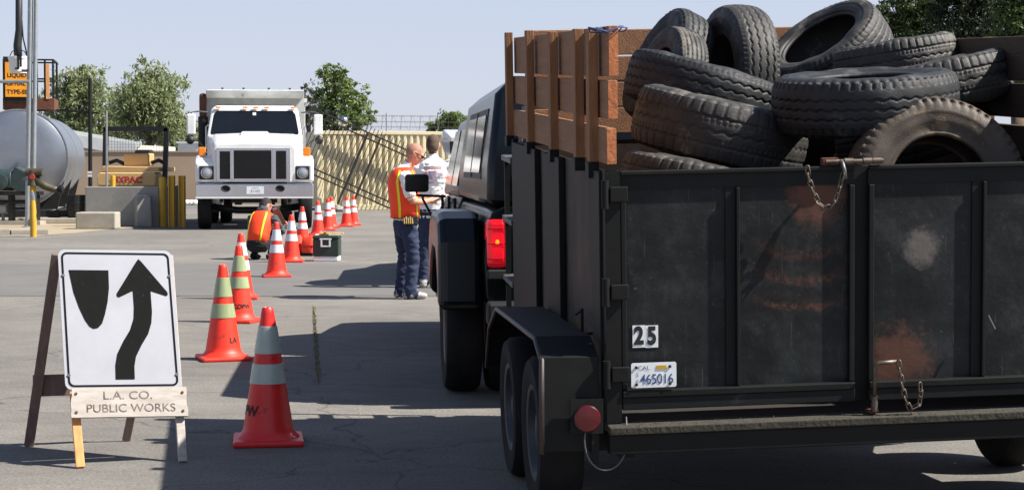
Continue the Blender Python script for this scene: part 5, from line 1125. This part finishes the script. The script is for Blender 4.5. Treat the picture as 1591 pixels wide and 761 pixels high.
# hinge posts and gate leaves
def post(x):
    o_, i_, z0_, z1_ = .03, .024, 0., HT+.005; q = MB()
    ov = [(x+a*o_, b_*o_) for a, b_ in ((-1,-1),(1,-1),(1,1),(-1,1))]; iv = [(x+a*i_, b_*i_) for a, b_ in ((-1,-1),(1,-1),(1,1),(-1,1))]
    q.add([(*p,z0_) for p in ov]+[(*p,z1_) for p in ov]+[(*p,z1_) for p in iv]+[(*p,z0_+.6) for p in iv], [(k,(k+1)%4,4+(k+1)%4,4+k) for k in range(4)]+[(4+k,4+(k+1)%4,8+(k+1)%4,8+k) for k in range(4)]+[(8+k,8+(k+1)%4,12+(k+1)%4,12+k) for k in range(4)]+[(12,13,14,15)])
    return q.build('hinge_post', 'frame_black', tr)
post(0); post(WT)
zb = lp(1100, 630).z; zbt = lp(1100, 600).z
for side, (x0_, x1_, rx_) in enumerate(((.033, xm_-.030, lx(1149)), (xm_+.028, WT-.033, lx(1529)))):
    pn = MB().box((x0_,.004,zb+.01),(x1_,.008,HT-.01)).build('gate_panel', 'gate_panel', tr)
    MB().box((x0_,-.020,HT-.014),(x1_,.0035,HT+.004)).build('gate_top_rail', 'frame_black', pn, bevel=.004)
    MB().box((x0_,-.006,HT-.07),(x1_,.0035,HT-.0145)).build('gate_top_web', 'gate_black', pn)
    MB().box((x0_,-.03,zb),(x1_,.0035,zbt-.028)).build('gate_bottom_rail', 'gate_black', pn, bevel=.004)
    MB().box((x0_,-.036,zbt-.0275),(x1_,.0036,zbt)).build('gate_bottom_lip', 'frame_black', pn, bevel=.004)
    for xa_, w_ in ((x0_, .022), (x1_-.022, .022)): MB().box((xa_,-.020,zbt+.001),(xa_+w_,.0034,HT-.071)).build('gate_stile', 'frame_black', pn, bevel=.004)
    MB().box((rx_-.010,-.021,zbt+.001),(rx_+.004,.0034,HT-.071)).build('gate_rib', 'frame_black', pn, bevel=.003)
    MB().box((rx_-.05,-.004,zbt+.001),(rx_-.0105,.0032,HT-.071)).build('gate_rib_flange', 'gate_black', pn)
# centre channel covering the gap between the two leaves
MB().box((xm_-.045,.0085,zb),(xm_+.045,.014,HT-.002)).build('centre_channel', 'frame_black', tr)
for xh, sg2 in ((0, 1), (WT, -1)):
    for py_ in (301, 452, 579):
        z = lp(953, py_).z; hg = MB(); hg.box((min(xh-.012*sg2, xh+.058*sg2),-.048,z-.03),(max(xh-.012*sg2, xh+.058*sg2),-.0305,z+.03)); ho = hg.build('hinge', 'frame_black', tr, bevel=.004)
        MB().cyl((xh-.03*sg2,-.035,z-.055),(xh-.03*sg2,-.035,z+.055), .016, n=10).build('hinge_barrel', 'dull_steel' if sg2 > 9 else 'frame_black', ho, smooth='auto')
# latch bars and chains
a_, b_ = lp(1283, 247, -.02), lp(1372, 247, -.02)
MB().cyl((a_.x,-.02,HT+.022),(b_.x,-.02,HT+.022), .009, n=12).build('latch_bar', 'chain_steel', tr, smooth='auto')
for px_ in (1316, 1345, 1360): x = lp(px_, 247).x; MB().cyl((x-.018,-.02,HT+.022),(x+.018,-.02,HT+.022), .013, n=12).build('latch_sleeve', 'chain_steel', tr, smooth='auto')
x = lp(1303, 250).x; MB().tube([(x,-.02,HT+.022),(x,-.05,HT+.018),(x+.004,-.062,HT-.01),(x+.008,-.062,HT-.045)], .008, 10).build('latch_handle', 'dull_steel', tr, smooth=True)
MB().box((lp(1278,247).x,-.01,HT+.006),(lp(1302,247).x,.03,HT+.035)).build('latch_plate', 'rust', tr)
x = lp(1352, 600).x; z0_ = lp(1352, 634).z; z1_ = lp(1352, 562).z
MB().tube([(x,-.055,z0_),(x,-.055,z1_-.01),(x+.004,-.058,z1_),(x+.02,-.062,z1_+.006),(x+.085,-.07,z1_+.010)], .0085, 10).build('drop_bolt', 'chain_steel', tr, smooth=True)
MB().cyl((x,-.055,z0_+.0),(x,-.055,z0_+.06), .014, n=12).build('bolt_guide', 'chain_steel', tr, smooth='auto')
MB().box((x-.02,-.05,z0_-.01),(x+.02,-.0,z0_+.004)).build('bolt_plate', 'rust', tr)
lkm = MB(); pts = [Vector((.0085*math.cos(a), 0, .011*math.copysign(1, math.sin(a))+.0085*math.sin(a))) for a in [2*math.pi*(k+.5)/14 for k in range(14)]]
rings = []
for i in range(14):
    t_ = (pts[(i+1) % 14]-pts[i-1]).normalized(); u_ = Vector((0,1,0)); w_ = t_.cross(u_); rings.append([pts[i]+(u_*math.cos(a)+w_*math.sin(a))*.0032 for a in [2*math.pi*k/6 for k in range(6)]])
lkm.loft(rings, closed=True); lme = lkm.build('chain_link', 'chain_steel', tr, smooth=True); link_mesh = lme.data; bpy.data.objects.remove(lme)
def chain(pts):
    pts = [Vector(p) for p in pts]; seg = [(b-a).length for a, b in zip(pts[:-1], pts[1:])]; tot = sum(seg); n_ = int(tot/.0285); out = []
    def at(s_):
        for (a, b), L in zip(zip(pts[:-1], pts[1:]), seg):
            if s_ <= L: return a.lerp(b, s_/L), (b-a).normalized()
            s_ -= L
        return pts[-1], (pts[-1]-pts[-2]).normalized()
    for i in range(n_):
        p, t_ = at((i+.5)*tot/n_); q = Vector((0,0,1)).rotation_difference(t_).to_matrix().to_4x4()
        o = bpy.data.objects.new('chain_link', link_mesh); C.objects.link(o); o.parent = tr; o.matrix_basis = Matrix.Translation(p) @ q @ Matrix.Rotation(R(90)*(i % 2)+.5, 4, 'Z')
def pxs(lst, y=-.055): return [Vector((lp(a, b).x, y, lp(a, b).z)) for a, b in lst]
chain(pxs([(1247,258),(1250,278),(1258,300),(1266,315),(1274,321),(1283,318),(1291,306),(1298,285),(1302,268)], -.062))
chain(pxs([(1386,556),(1388,568),(1391,590),(1396,612),(1403,628),(1410,626),(1418,622),(1420,606),(1419,590)], -.078))
# number stickers and licence plate
def decal(px0, py0, px1, py1, y, m, name, r=None, th=.002):
    p, q = lp(px0, py1), lp(px1, py0); c = ((p.x+q.x)/2, (p.z+q.z)/2); w, h_ = q.x-p.x, q.z-p.z
    mb = MB(); mb.prism([(c[0]+a, y, c[1]+b2) for a, b2, _ in rrect(w, h_, r or .001, 0)], (0,th,0)); o = mb.build(name, m, tr); return c, w, h_, o
for d_, a0_, a1_ in (('2', 983, 1002.2), ('5', 1002.8, 1022.5)):
    c, w, h_, o = decal(a0_, 505, a1_, 540, .001, 'plate_white', 'number_sticker'); text(d_, h_*1.08, Matrix.Translation((c[0],-.0005,c[1])) @ XZ, 'numeral', 'ink', o, .0045, .78)
c, w, h_, o = decal(978, 559, 1047.5, 600, -.040, 'plate_white', 'licence_plate', .008)
text('465016', h_*.56, Matrix.Translation((c[0]+.012,-.0412,c[1]-.018)) @ XZ, 'plate_numerals', 'plate_blue', o, .0006, .80)
text('CAL', h_*.24, Matrix.Translation((c[0]-.040,-.0412,c[1]+.028)) @ XZ, 'plate_lettering', 'plate_blue', o, 0, 1.1)
text('S', h_*.22, Matrix.Translation((c[0]-.066,-.0412,c[1]+.002)) @ XZ, 'plate_lettering', 'plate_blue', o); text('E', h_*.22, Matrix.Translation((c[0]-.066,-.0412,c[1]-.026)) @ XZ, 'plate_lettering', 'plate_blue', o)
MB().box((c[0]+.012,-.042,c[1]+.022),(c[0]+.05,-.0405,c[1]+.038)).build('registration_sticker', 'yellow', o)
for dx, dz in ((-.07,.032),(.064,.032),(-.07,-.036),(.064,-.036)): MB().cyl((c[0]+dx,-.040,c[1]+dz),(c[0]+dx,-.044,c[1]+dz), .006, n=8).build('plate_bolt', 'ink', o)
MB().cyl((lp(1530,495).x,-.035,lp(1530,488).z),(lp(1537,508).x,-.06,lp(1537,508).z), .004, n=6).build('hook', 'dull_steel', tr)
# left, right and front steel walls
for sgn, x in ((-1, 0.), (1, WT)):
    MB().box((x-.012 if sgn < 0 else x, .035, 0), (x if sgn < 0 else x+.012, LT, HT)).build('side_sheet', 'side_worn', tr)
    xo = x-.012 if sgn < 0 else x+.012
    for ya, yb in ((ly(941,-.06),ly(916,-.06)), (ly(866,-.06),ly(841,-.06)), (ly(829,-.06),LT)):
        MB().box((min(xo+.001*sgn,xo+.03*sgn),max(ya,.036),-.05),(max(xo+.001*sgn,xo+.03*sgn),yb,HT+.0)).build('side_post', 'frame_black', tr, bevel=.004)
    MB().box((min(xo+.001*sgn,xo+.045*sgn),.035,-.12),(max(xo+.001*sgn,xo+.045*sgn),LT,-.055)).build('side_rail', 'frame_black', tr)
    MB().tube([(xo+.004*sgn,.36,.30),(xo+.05*sgn,.36,.30),(xo+.05*sgn,.36,.40),(xo+.05*sgn,.52,.36)], .007, 6).build('tie_hook', 'frame_black', tr)
    MB().tube([(xo+.004*sgn,.12,.22),(xo+.05*sgn,.12,.22),(xo+.06*sgn,.10,.30)], .007, 6).build('tie_hook', 'chain_steel', tr)
MB().box((0,LT+.001,0),(WT,LT+.013,HT)).build('front_sheet', 'side_worn', tr)
# front rack rails on the tongue side
for x in (-.02, WT+.02):
    for z in (-.10, .20, .54, .88): MB().bar((x,LT,z),(x,LT+.42,z), .06, .028).build('rack_rail', 'rack_grey', tr)
    MB().bar((x,LT+.42,-.12),(x,LT+.42,.9), .028, .028).build('rack_post', 'frame_black', tr)
    MB().bar((x,LT+.02,-.12),(x,LT+.02,1.0), .05, .03).build('corner_post', 'frame_black', tr)
for sgn, x in ((-1,.3),(1,WT-.3)): MB().bar((x,LT,-.1),(xm_-.04*-sgn*0,LT+.62,-.1), .06, .08).build('tongue', 'frame_black', tr)
MB().bar((xm_,LT+.55,-.08),(xm_,LT+.75,-.08), .07, .06).build('coupler', 'frame_black', tr)
# stakes and boards
st_y = [ly(791.5,-.05)-.03, ly(824,-.05), ly(860,-.05), ly(899,-.05), ly(920,-.05)]
for sgn, x in ((-1, -.015), (1, WT+.015)):
    dzr = 0. if sgn < 0 else -.055
    for i, y in enumerate(st_y):
        rr = random.Random(i+sgn); top = 1.535+dzr+.016*(y)+rr.uniform(-.006,.006); bot = .95+rr.uniform(-.012,.012)
        s0_, s1_ = (x-.038, x) if sgn < 0 else (x, x+.038)
        MB().box((s0_,y-.036,HT+.03-.0),(s1_,y+.036,top)).build('stake', 'stake_wood', tr, bevel=.003)
        MB().box((s0_-.006*(sgn<0)+.0,y-.040,bot),(s1_+.006*(sgn>0),y+.040,HT+.029)).build('stake_pocket', 'frame_black', tr, bevel=.003)
    for i, (z0_, z1_) in enumerate(((1.005,1.145),(1.18,1.315),(1.345,1.51))):
        z0_ += dzr; z1_ += dzr; xb = x+.003 if sgn < 0 else x-.043; off = (-.006, .004, .012)[i]*(1 if sgn < 0 else -1)
        MB().box((xb+off+.0,-.012+.02*i,z0_+.01),(xb+off+.04,st_y[0]+.045 if sgn < 0 else LT-.02,z1_+.01+.015*i)).build('stake_board', 'board_wood' if sgn < 0 else 'shaded_board', tr, bevel=.005)
        MB().box((xb+off+.002,-.016+.02*i,z0_+.012),(xb+off+.038,-.0125+.02*i,z1_+.008+.015*i)).build('board_end', 'end_grain', tr)
for i, (z0_, z1_) in enumerate(((1.02,1.16),(1.166,1.30),(1.306,1.44),(1.446,1.585))):
    MB().box((.05,LT-.012,z0_),(WT-.05,LT+.026,z1_)).build('front_board', 'board_wood', tr, bevel=.005)
for x in (.3, .85, 1.35, WT-.3): MB().box((x-.045,LT+.027,.95),(x+.045,LT+.07,1.56)).build('front_stake', 'stake_wood', tr, bevel=.003)
# blue cord tied round the rear stake
pts = []; rg_ = random.Random(3)
for k in range(70): pts.append((-.03+.06*math.sin(k*.9)+rg_.uniform(-.008,.008)+.0016*k, .06+.05*math.cos(k*.9), 1.535+.012*math.sin(k*1.7)+rg_.uniform(-.004,.006)))
MB().tube(pts[:34], .0028, 5).build('tie_cord', 'blue_cord', tr, smooth=True)
# fenders, wheels and lamp in the level frame
def lev(mb): mb.v = [tuple(REL @ Vector(p)) for p in mb.v]; return mb
WR = .325; wy = (.53, .53+.82)
for sgn, x in ((-1, -.065), (1, WT+.065)):
    xo = x-.225 if sgn < 0 else x+.225
    prof_ = [(-.03,.33),(-.03,.70),(.16,.765),(1.52,.775),(1.82,.66),(1.95,.45)]
    q = MB(); th = .012; outer = prof_; inner = [(y+(.012 if i < 2 else (-.012 if i > 3 else 0)), z-(.012 if 1 < i < 4 else .004)) for i, (y, z) in enumerate(prof_)]
    q.prism([(x,y,z) for y, z in outer+inner[::-1]], (xo-x,0,0)); fo = lev(q).build('fender', 'frame_black', tr, bevel=.003)
    lip = MB(); lip.tube([(xo,y,z-.01) for y, z in prof_], .011, 6); lev(lip).build('fender_lip', 'fender_edge', fo, smooth=True)
    for y in wy:
        wp = wheel(tr, REL @ Vector(((x+.018+xo)/2 if sgn < 0 else (x-.018+xo)/2, y, WR)), WR, .19, sgn, rim='rim_dark', tyre='rubber', rimr=.62)
    for y in wy: q = MB(); q.cyl((x+.05*-sgn*-1,y,WR),(xm_,y,WR), .03, n=10); lev(q).build('axle', 'frame_black', tr, smooth='auto')
    q = MB(); q.box((min(x,x-.03*-sgn),-.05,.28),(max(x,x-.03*-sgn),.0,.52)); lev(q).build('lamp_bracket_stem', 'frame_black', tr)
    zl = .462; xl_ = -.115 if sgn < 0 else WT+.115
    q = MB(); q.box((xl_-.065,-.058,zl-.06),(xl_+.065,-.05,zl+.075)); lev(q).build('lamp_bracket', 'frame_black', tr)
    q = MB(); q.lathe([(.053,0),(.053,.012),(.048,.018),(.02,.021),(.004,.0215)], 24, Matrix.Translation((xl_,-.0585,zl)) @ Matrix.Rotation(R(90),4,'X')); lev(q).build('tail_lamp', 'reflector', tr, smooth='auto')
    q = MB(); pts = []
    for k in range(15): a = math.pi*k/14; pts.append((xl_+.075-.085*math.cos(a), -.06, zl-.085-.12*math.sin(a)))
    q.tube([(xl_-.005,-.06,zl-.04)]+pts+[(xl_+.16,-.03,zl-.0)], .0035, 6); lev(q).build('lamp_wire', 'dull_steel', tr, smooth=True)
tr_bed_front = LT

# ------------------------------------------------------------------ scrap tyres in the trailer
def tyre_mat(name, c1, c2, dust):
    m = mat(name, c1, c2, rough=.62, scale=9, amt=.6, bump=.18, bscale=140, c3=dust, s3=6, t3=.57, spec=.45); return m
tyre_mat('tyre_dark', lin(34,36,39), lin(19,20,21), lin(60,61,63))
tyre_mat('tyre_grey', lin(58,56,54), lin(34,33,32), lin(92,88,81))
tyre_mat('tyre_brown', lin(78,65,52), lin(46,39,33), lin(108,90,68))
def scrap_tyre(label, px, py, sc, axis, Rr, Wd, pattern, m, rim=.56, spin=0., seed=0, oval=.02):
    c = P(px, py, FPX/sc); a = Vector(axis).normalized(); q = Vector((0,0,1)).rotation_difference(a).to_matrix().to_4x4()
    T = thing('scrap_tyre', label, 'tyre', M=Matrix.Translation(c) @ q @ Matrix.Rotation(spin, 4, 'Z'), group='scrap tyres piled in the trailer')
    NT, NC = 360, 46; th = np.linspace(0, 2*np.pi, NT, endpoint=False); s = np.linspace(-1, 1, NC); TH, SS = np.meshgrid(th, s, indexing='ij')
    tri = lambda x: 2*np.abs(2*(x-np.floor(x+.5)))-1
    g = np.zeros_like(TH); dpt = .011
    def groove(center, width): return np.clip(1.35-np.abs(SS-center)/width, 0, 1)
    if pattern == 'zig':
        for k, c_ in enumerate((-.62,-.22,.2,.6)): g = np.maximum(g, groove(c_+.055*tri(TH/(2*np.pi)*44+k*.5), .036))
        sip = np.clip(1.4-np.abs(np.mod(TH/(2*np.pi)*88, 1)-.5)/.16, 0, 1)*(np.abs(SS) > .84); g = np.maximum(g, sip*.6)
    elif pattern == 'block':
        for c_ in (-.5, .5): g = np.maximum(g, groove(c_+.02*tri(TH/(2*np.pi)*48), .04))
        lat_ = np.clip(1.4-np.abs(np.mod(TH/(2*np.pi)*48+.3*(SS > 0), 1)-.5)/.075, 0, 1)*(np.abs(SS) > .5); g = np.maximum(g, lat_)
        g = np.maximum(g, groove(0.06*tri(TH/(2*np.pi)*40), .04)*.7); l2 = np.clip(1.4-np.abs(np.mod(TH/(2*np.pi)*96, 1)-.5)/.2, 0, 1)*(np.abs(SS) < .5)*(np.abs(SS) > .28); g = np.maximum(g, l2*.5)
    elif pattern == 'rib':
        for c_ in (-.68,-.35,0,.35,.68): g = np.maximum(g, groove(c_+.025*tri(TH/(2*np.pi)*56+c_*3), .035))
        l2 = np.clip(1.4-np.abs(np.mod(TH/(2*np.pi)*60+SS*1.5, 1)-.5)/.08, 0, 1); g = np.maximum(g, l2*.55*(np.abs(SS) > .7))
    elif pattern == 'shoulder':
        for c_ in (-.42, -.05, .32): g = np.maximum(g, groove(c_+.05*tri(TH/(2*np.pi)*44), .032))
        lat_ = np.clip(1.4-np.abs(np.mod(TH/(2*np.pi)*58, 1)-.5)/.12, 0, 1)*(np.abs(SS) > .74); g = np.maximum(g, lat_)
    rg2 = np.random.default_rng(seed)
    wear = .8+.25*np.sin(TH*2+seed)+.2*np.sin(TH*5+SS*3+seed*2)
    base_r = Rr*(1-.045*np.abs(SS)**3.2)
    lump = .0012*(np.sin(TH*3+seed)+np.sin(TH*7+SS*2+seed*1.7)+.7*np.sin(TH*17+SS*5+seed))
    rr = base_r-g*dpt*wear+lump*(1-.5*np.abs(SS))
    ov = 1+oval*np.cos(2*(th-seed))
    def ringco(rad, z): return np.stack([rad*ov[:, None]*np.cos(th)[:, None], rad*ov[:, None]*np.sin(th)[:, None], z], 2)
    zz = SS*Wd*.43
    def surf(co, name, parent, smooth=True):
        n_, k = co.shape[:2]; me = bpy.data.meshes.new(name); me.vertices.add(n_*k); me.vertices.foreach_set('co', co.reshape(-1))
        i, j = np.meshgrid(np.arange(n_), np.arange(k-1), indexing='ij'); i2 = (i+1) % n_
        f = np.stack([i*k+j, i2*k+j, i2*k+j+1, i*k+j+1], 2).reshape(-1, 4); nf = len(f)
        me.loops.add(nf*4); me.loops.foreach_set('vertex_index', f.reshape(-1)); me.polygons.add(nf); me.polygons.foreach_set('loop_start', np.arange(nf)*4); me.update(calc_edges=True)
        return mk(name, me, m, parent, smooth=smooth)
    surf(ringco(rr, zz), 'tread', T)
    for sg2 in (-1, 1):
        pr = [(.955,.43),(.94,.455),(.925,.452),(.91,.47),(.87,.492),(.82,.50),(.80,.506),(.79,.498),(.74,.495),(.70,.485),(.69,.478),(.65,.455),(rim+.05,.42),(rim+.035,.435),(rim+.015,.43),(rim,.40),(rim,.36),(rim+.03,.35)]
        rad = np.array([p[0]*Rr for p in pr])[None, :].repeat(NT, 0); z = np.array([p[1]*Wd for p in pr])[None, :].repeat(NT, 0)
        nn_ = {'block': 48, 'shoulder': 58, 'rib': 60, 'zig': 44}[pattern]; nt_ = np.clip(1.4-np.abs(np.mod(th/(2*np.pi)*nn_+.25, 1)-.5)/.2, 0, 1)*(1. if pattern in ('block', 'shoulder') else .35)
        z[:, 1] -= .012*nt_; z[:, 2] -= .011*nt_; z[:, 3] -= .006*nt_; z = z*sg2
        z[:, 4:12] += (.0025*np.sin(th*5+seed)+.002*np.sin(th*11+2*seed))[:, None]*sg2
        rad[:, 0] = rr[:, -1 if sg2 > 0 else 0]
        co = np.stack([rad*(ov[:, None])*np.cos(th)[:, None], rad*(ov[:, None])*np.sin(th)[:, None], z], 2)
        if sg2 < 0: co = co[:, ::-1]
        surf(co, 'sidewall', T)
    pr = [(rim+.03,-.35),(.72,-.42),(.86,-.41),(.93,-.33),(.945,0),(.93,.33),(.86,.41),(.72,.42),(rim+.03,.35)]
    t3 = th[::4]; o3 = ov[::4]; rad = np.array([p[0]*Rr for p in pr])[None, :].repeat(len(t3), 0); z = np.array([p[1]*Wd for p in pr])[None, :].repeat(len(t3), 0)
    surf(np.stack([rad*o3[:, None]*np.cos(t3)[:, None], rad*o3[:, None]*np.sin(t3)[:, None], z], 2)[:, ::-1], 'inner_liner', T)
    return T
scrap_tyre('large tyre lying tilted at the lower left, nearest the stake boards', 1119, 203, 343, (.22,-.07,.97), .405, .275, 'block', 'tyre_grey', seed=1)
scrap_tyre('tilted tyre lying just above the lower left one', 1094, 143, 315, (.27,-.03,.96), .40, .25, 'zig', 'tyre_dark', seed=2)
scrap_tyre('upright tyre at the top left corner of the pile, rear of the nested two', 1037, 105, 296, (-.86,-.28,.42), .31, .20, 'zig', 'tyre_dark', seed=3)
scrap_tyre('smaller upright tyre nested in front at the top left corner', 1042, 126, 305, (-.91,-.33,.25), .275, .17, 'rib', 'tyre_grey', seed=4)
scrap_tyre('tallest upright tyre at the top, its zigzag tread facing out', 1142, 118, 298, (-.96,-.25,.04), .375, .22, 'zig', 'tyre_grey', seed=5)
scrap_tyre('tipped tyre at the top centre showing its open hollow', 1288, 84, 290, (-.55,-.36,.75), .335, .26, 'rib', 'tyre_grey', rim=.62, seed=6)
scrap_tyre('large black tyre lying flat in the middle of the load', 1344, 158, 356, (-.05,-.11,.99), .405, .25, 'shoulder', 'tyre_dark', seed=7)
scrap_tyre('brown dusty tyre standing upright behind the right gate leaf', 1452, 297, 372, (.03,-.97,.2), .385, .23, 'shoulder', 'tyre_brown', seed=8, rim=.55)
scrap_tyre('tilted tyre at the right, below the dark side boards', 1455, 132, 338, (-.20,-.02,.98), .332, .22, 'block', 'tyre_grey', seed=9)
scrap_tyre('tyre at the back right, only its worn tread showing', 1392, 95, 318, (-.16,-.02,.98), .30, .20, 'block', 'tyre_grey', seed=10)
scrap_tyre('tyre lowest at the left, mostly hidden behind the gate top rail', 1085, 293, 352, (.18,-.03,.98), .36, .24, 'block', 'tyre_grey', seed=11)
scrap_tyre('tyre deep in the right of the load under the tilted one', 1412, 213, 332, (-.28,-.02,.95), .335, .22, 'zig', 'tyre_dark', seed=12)
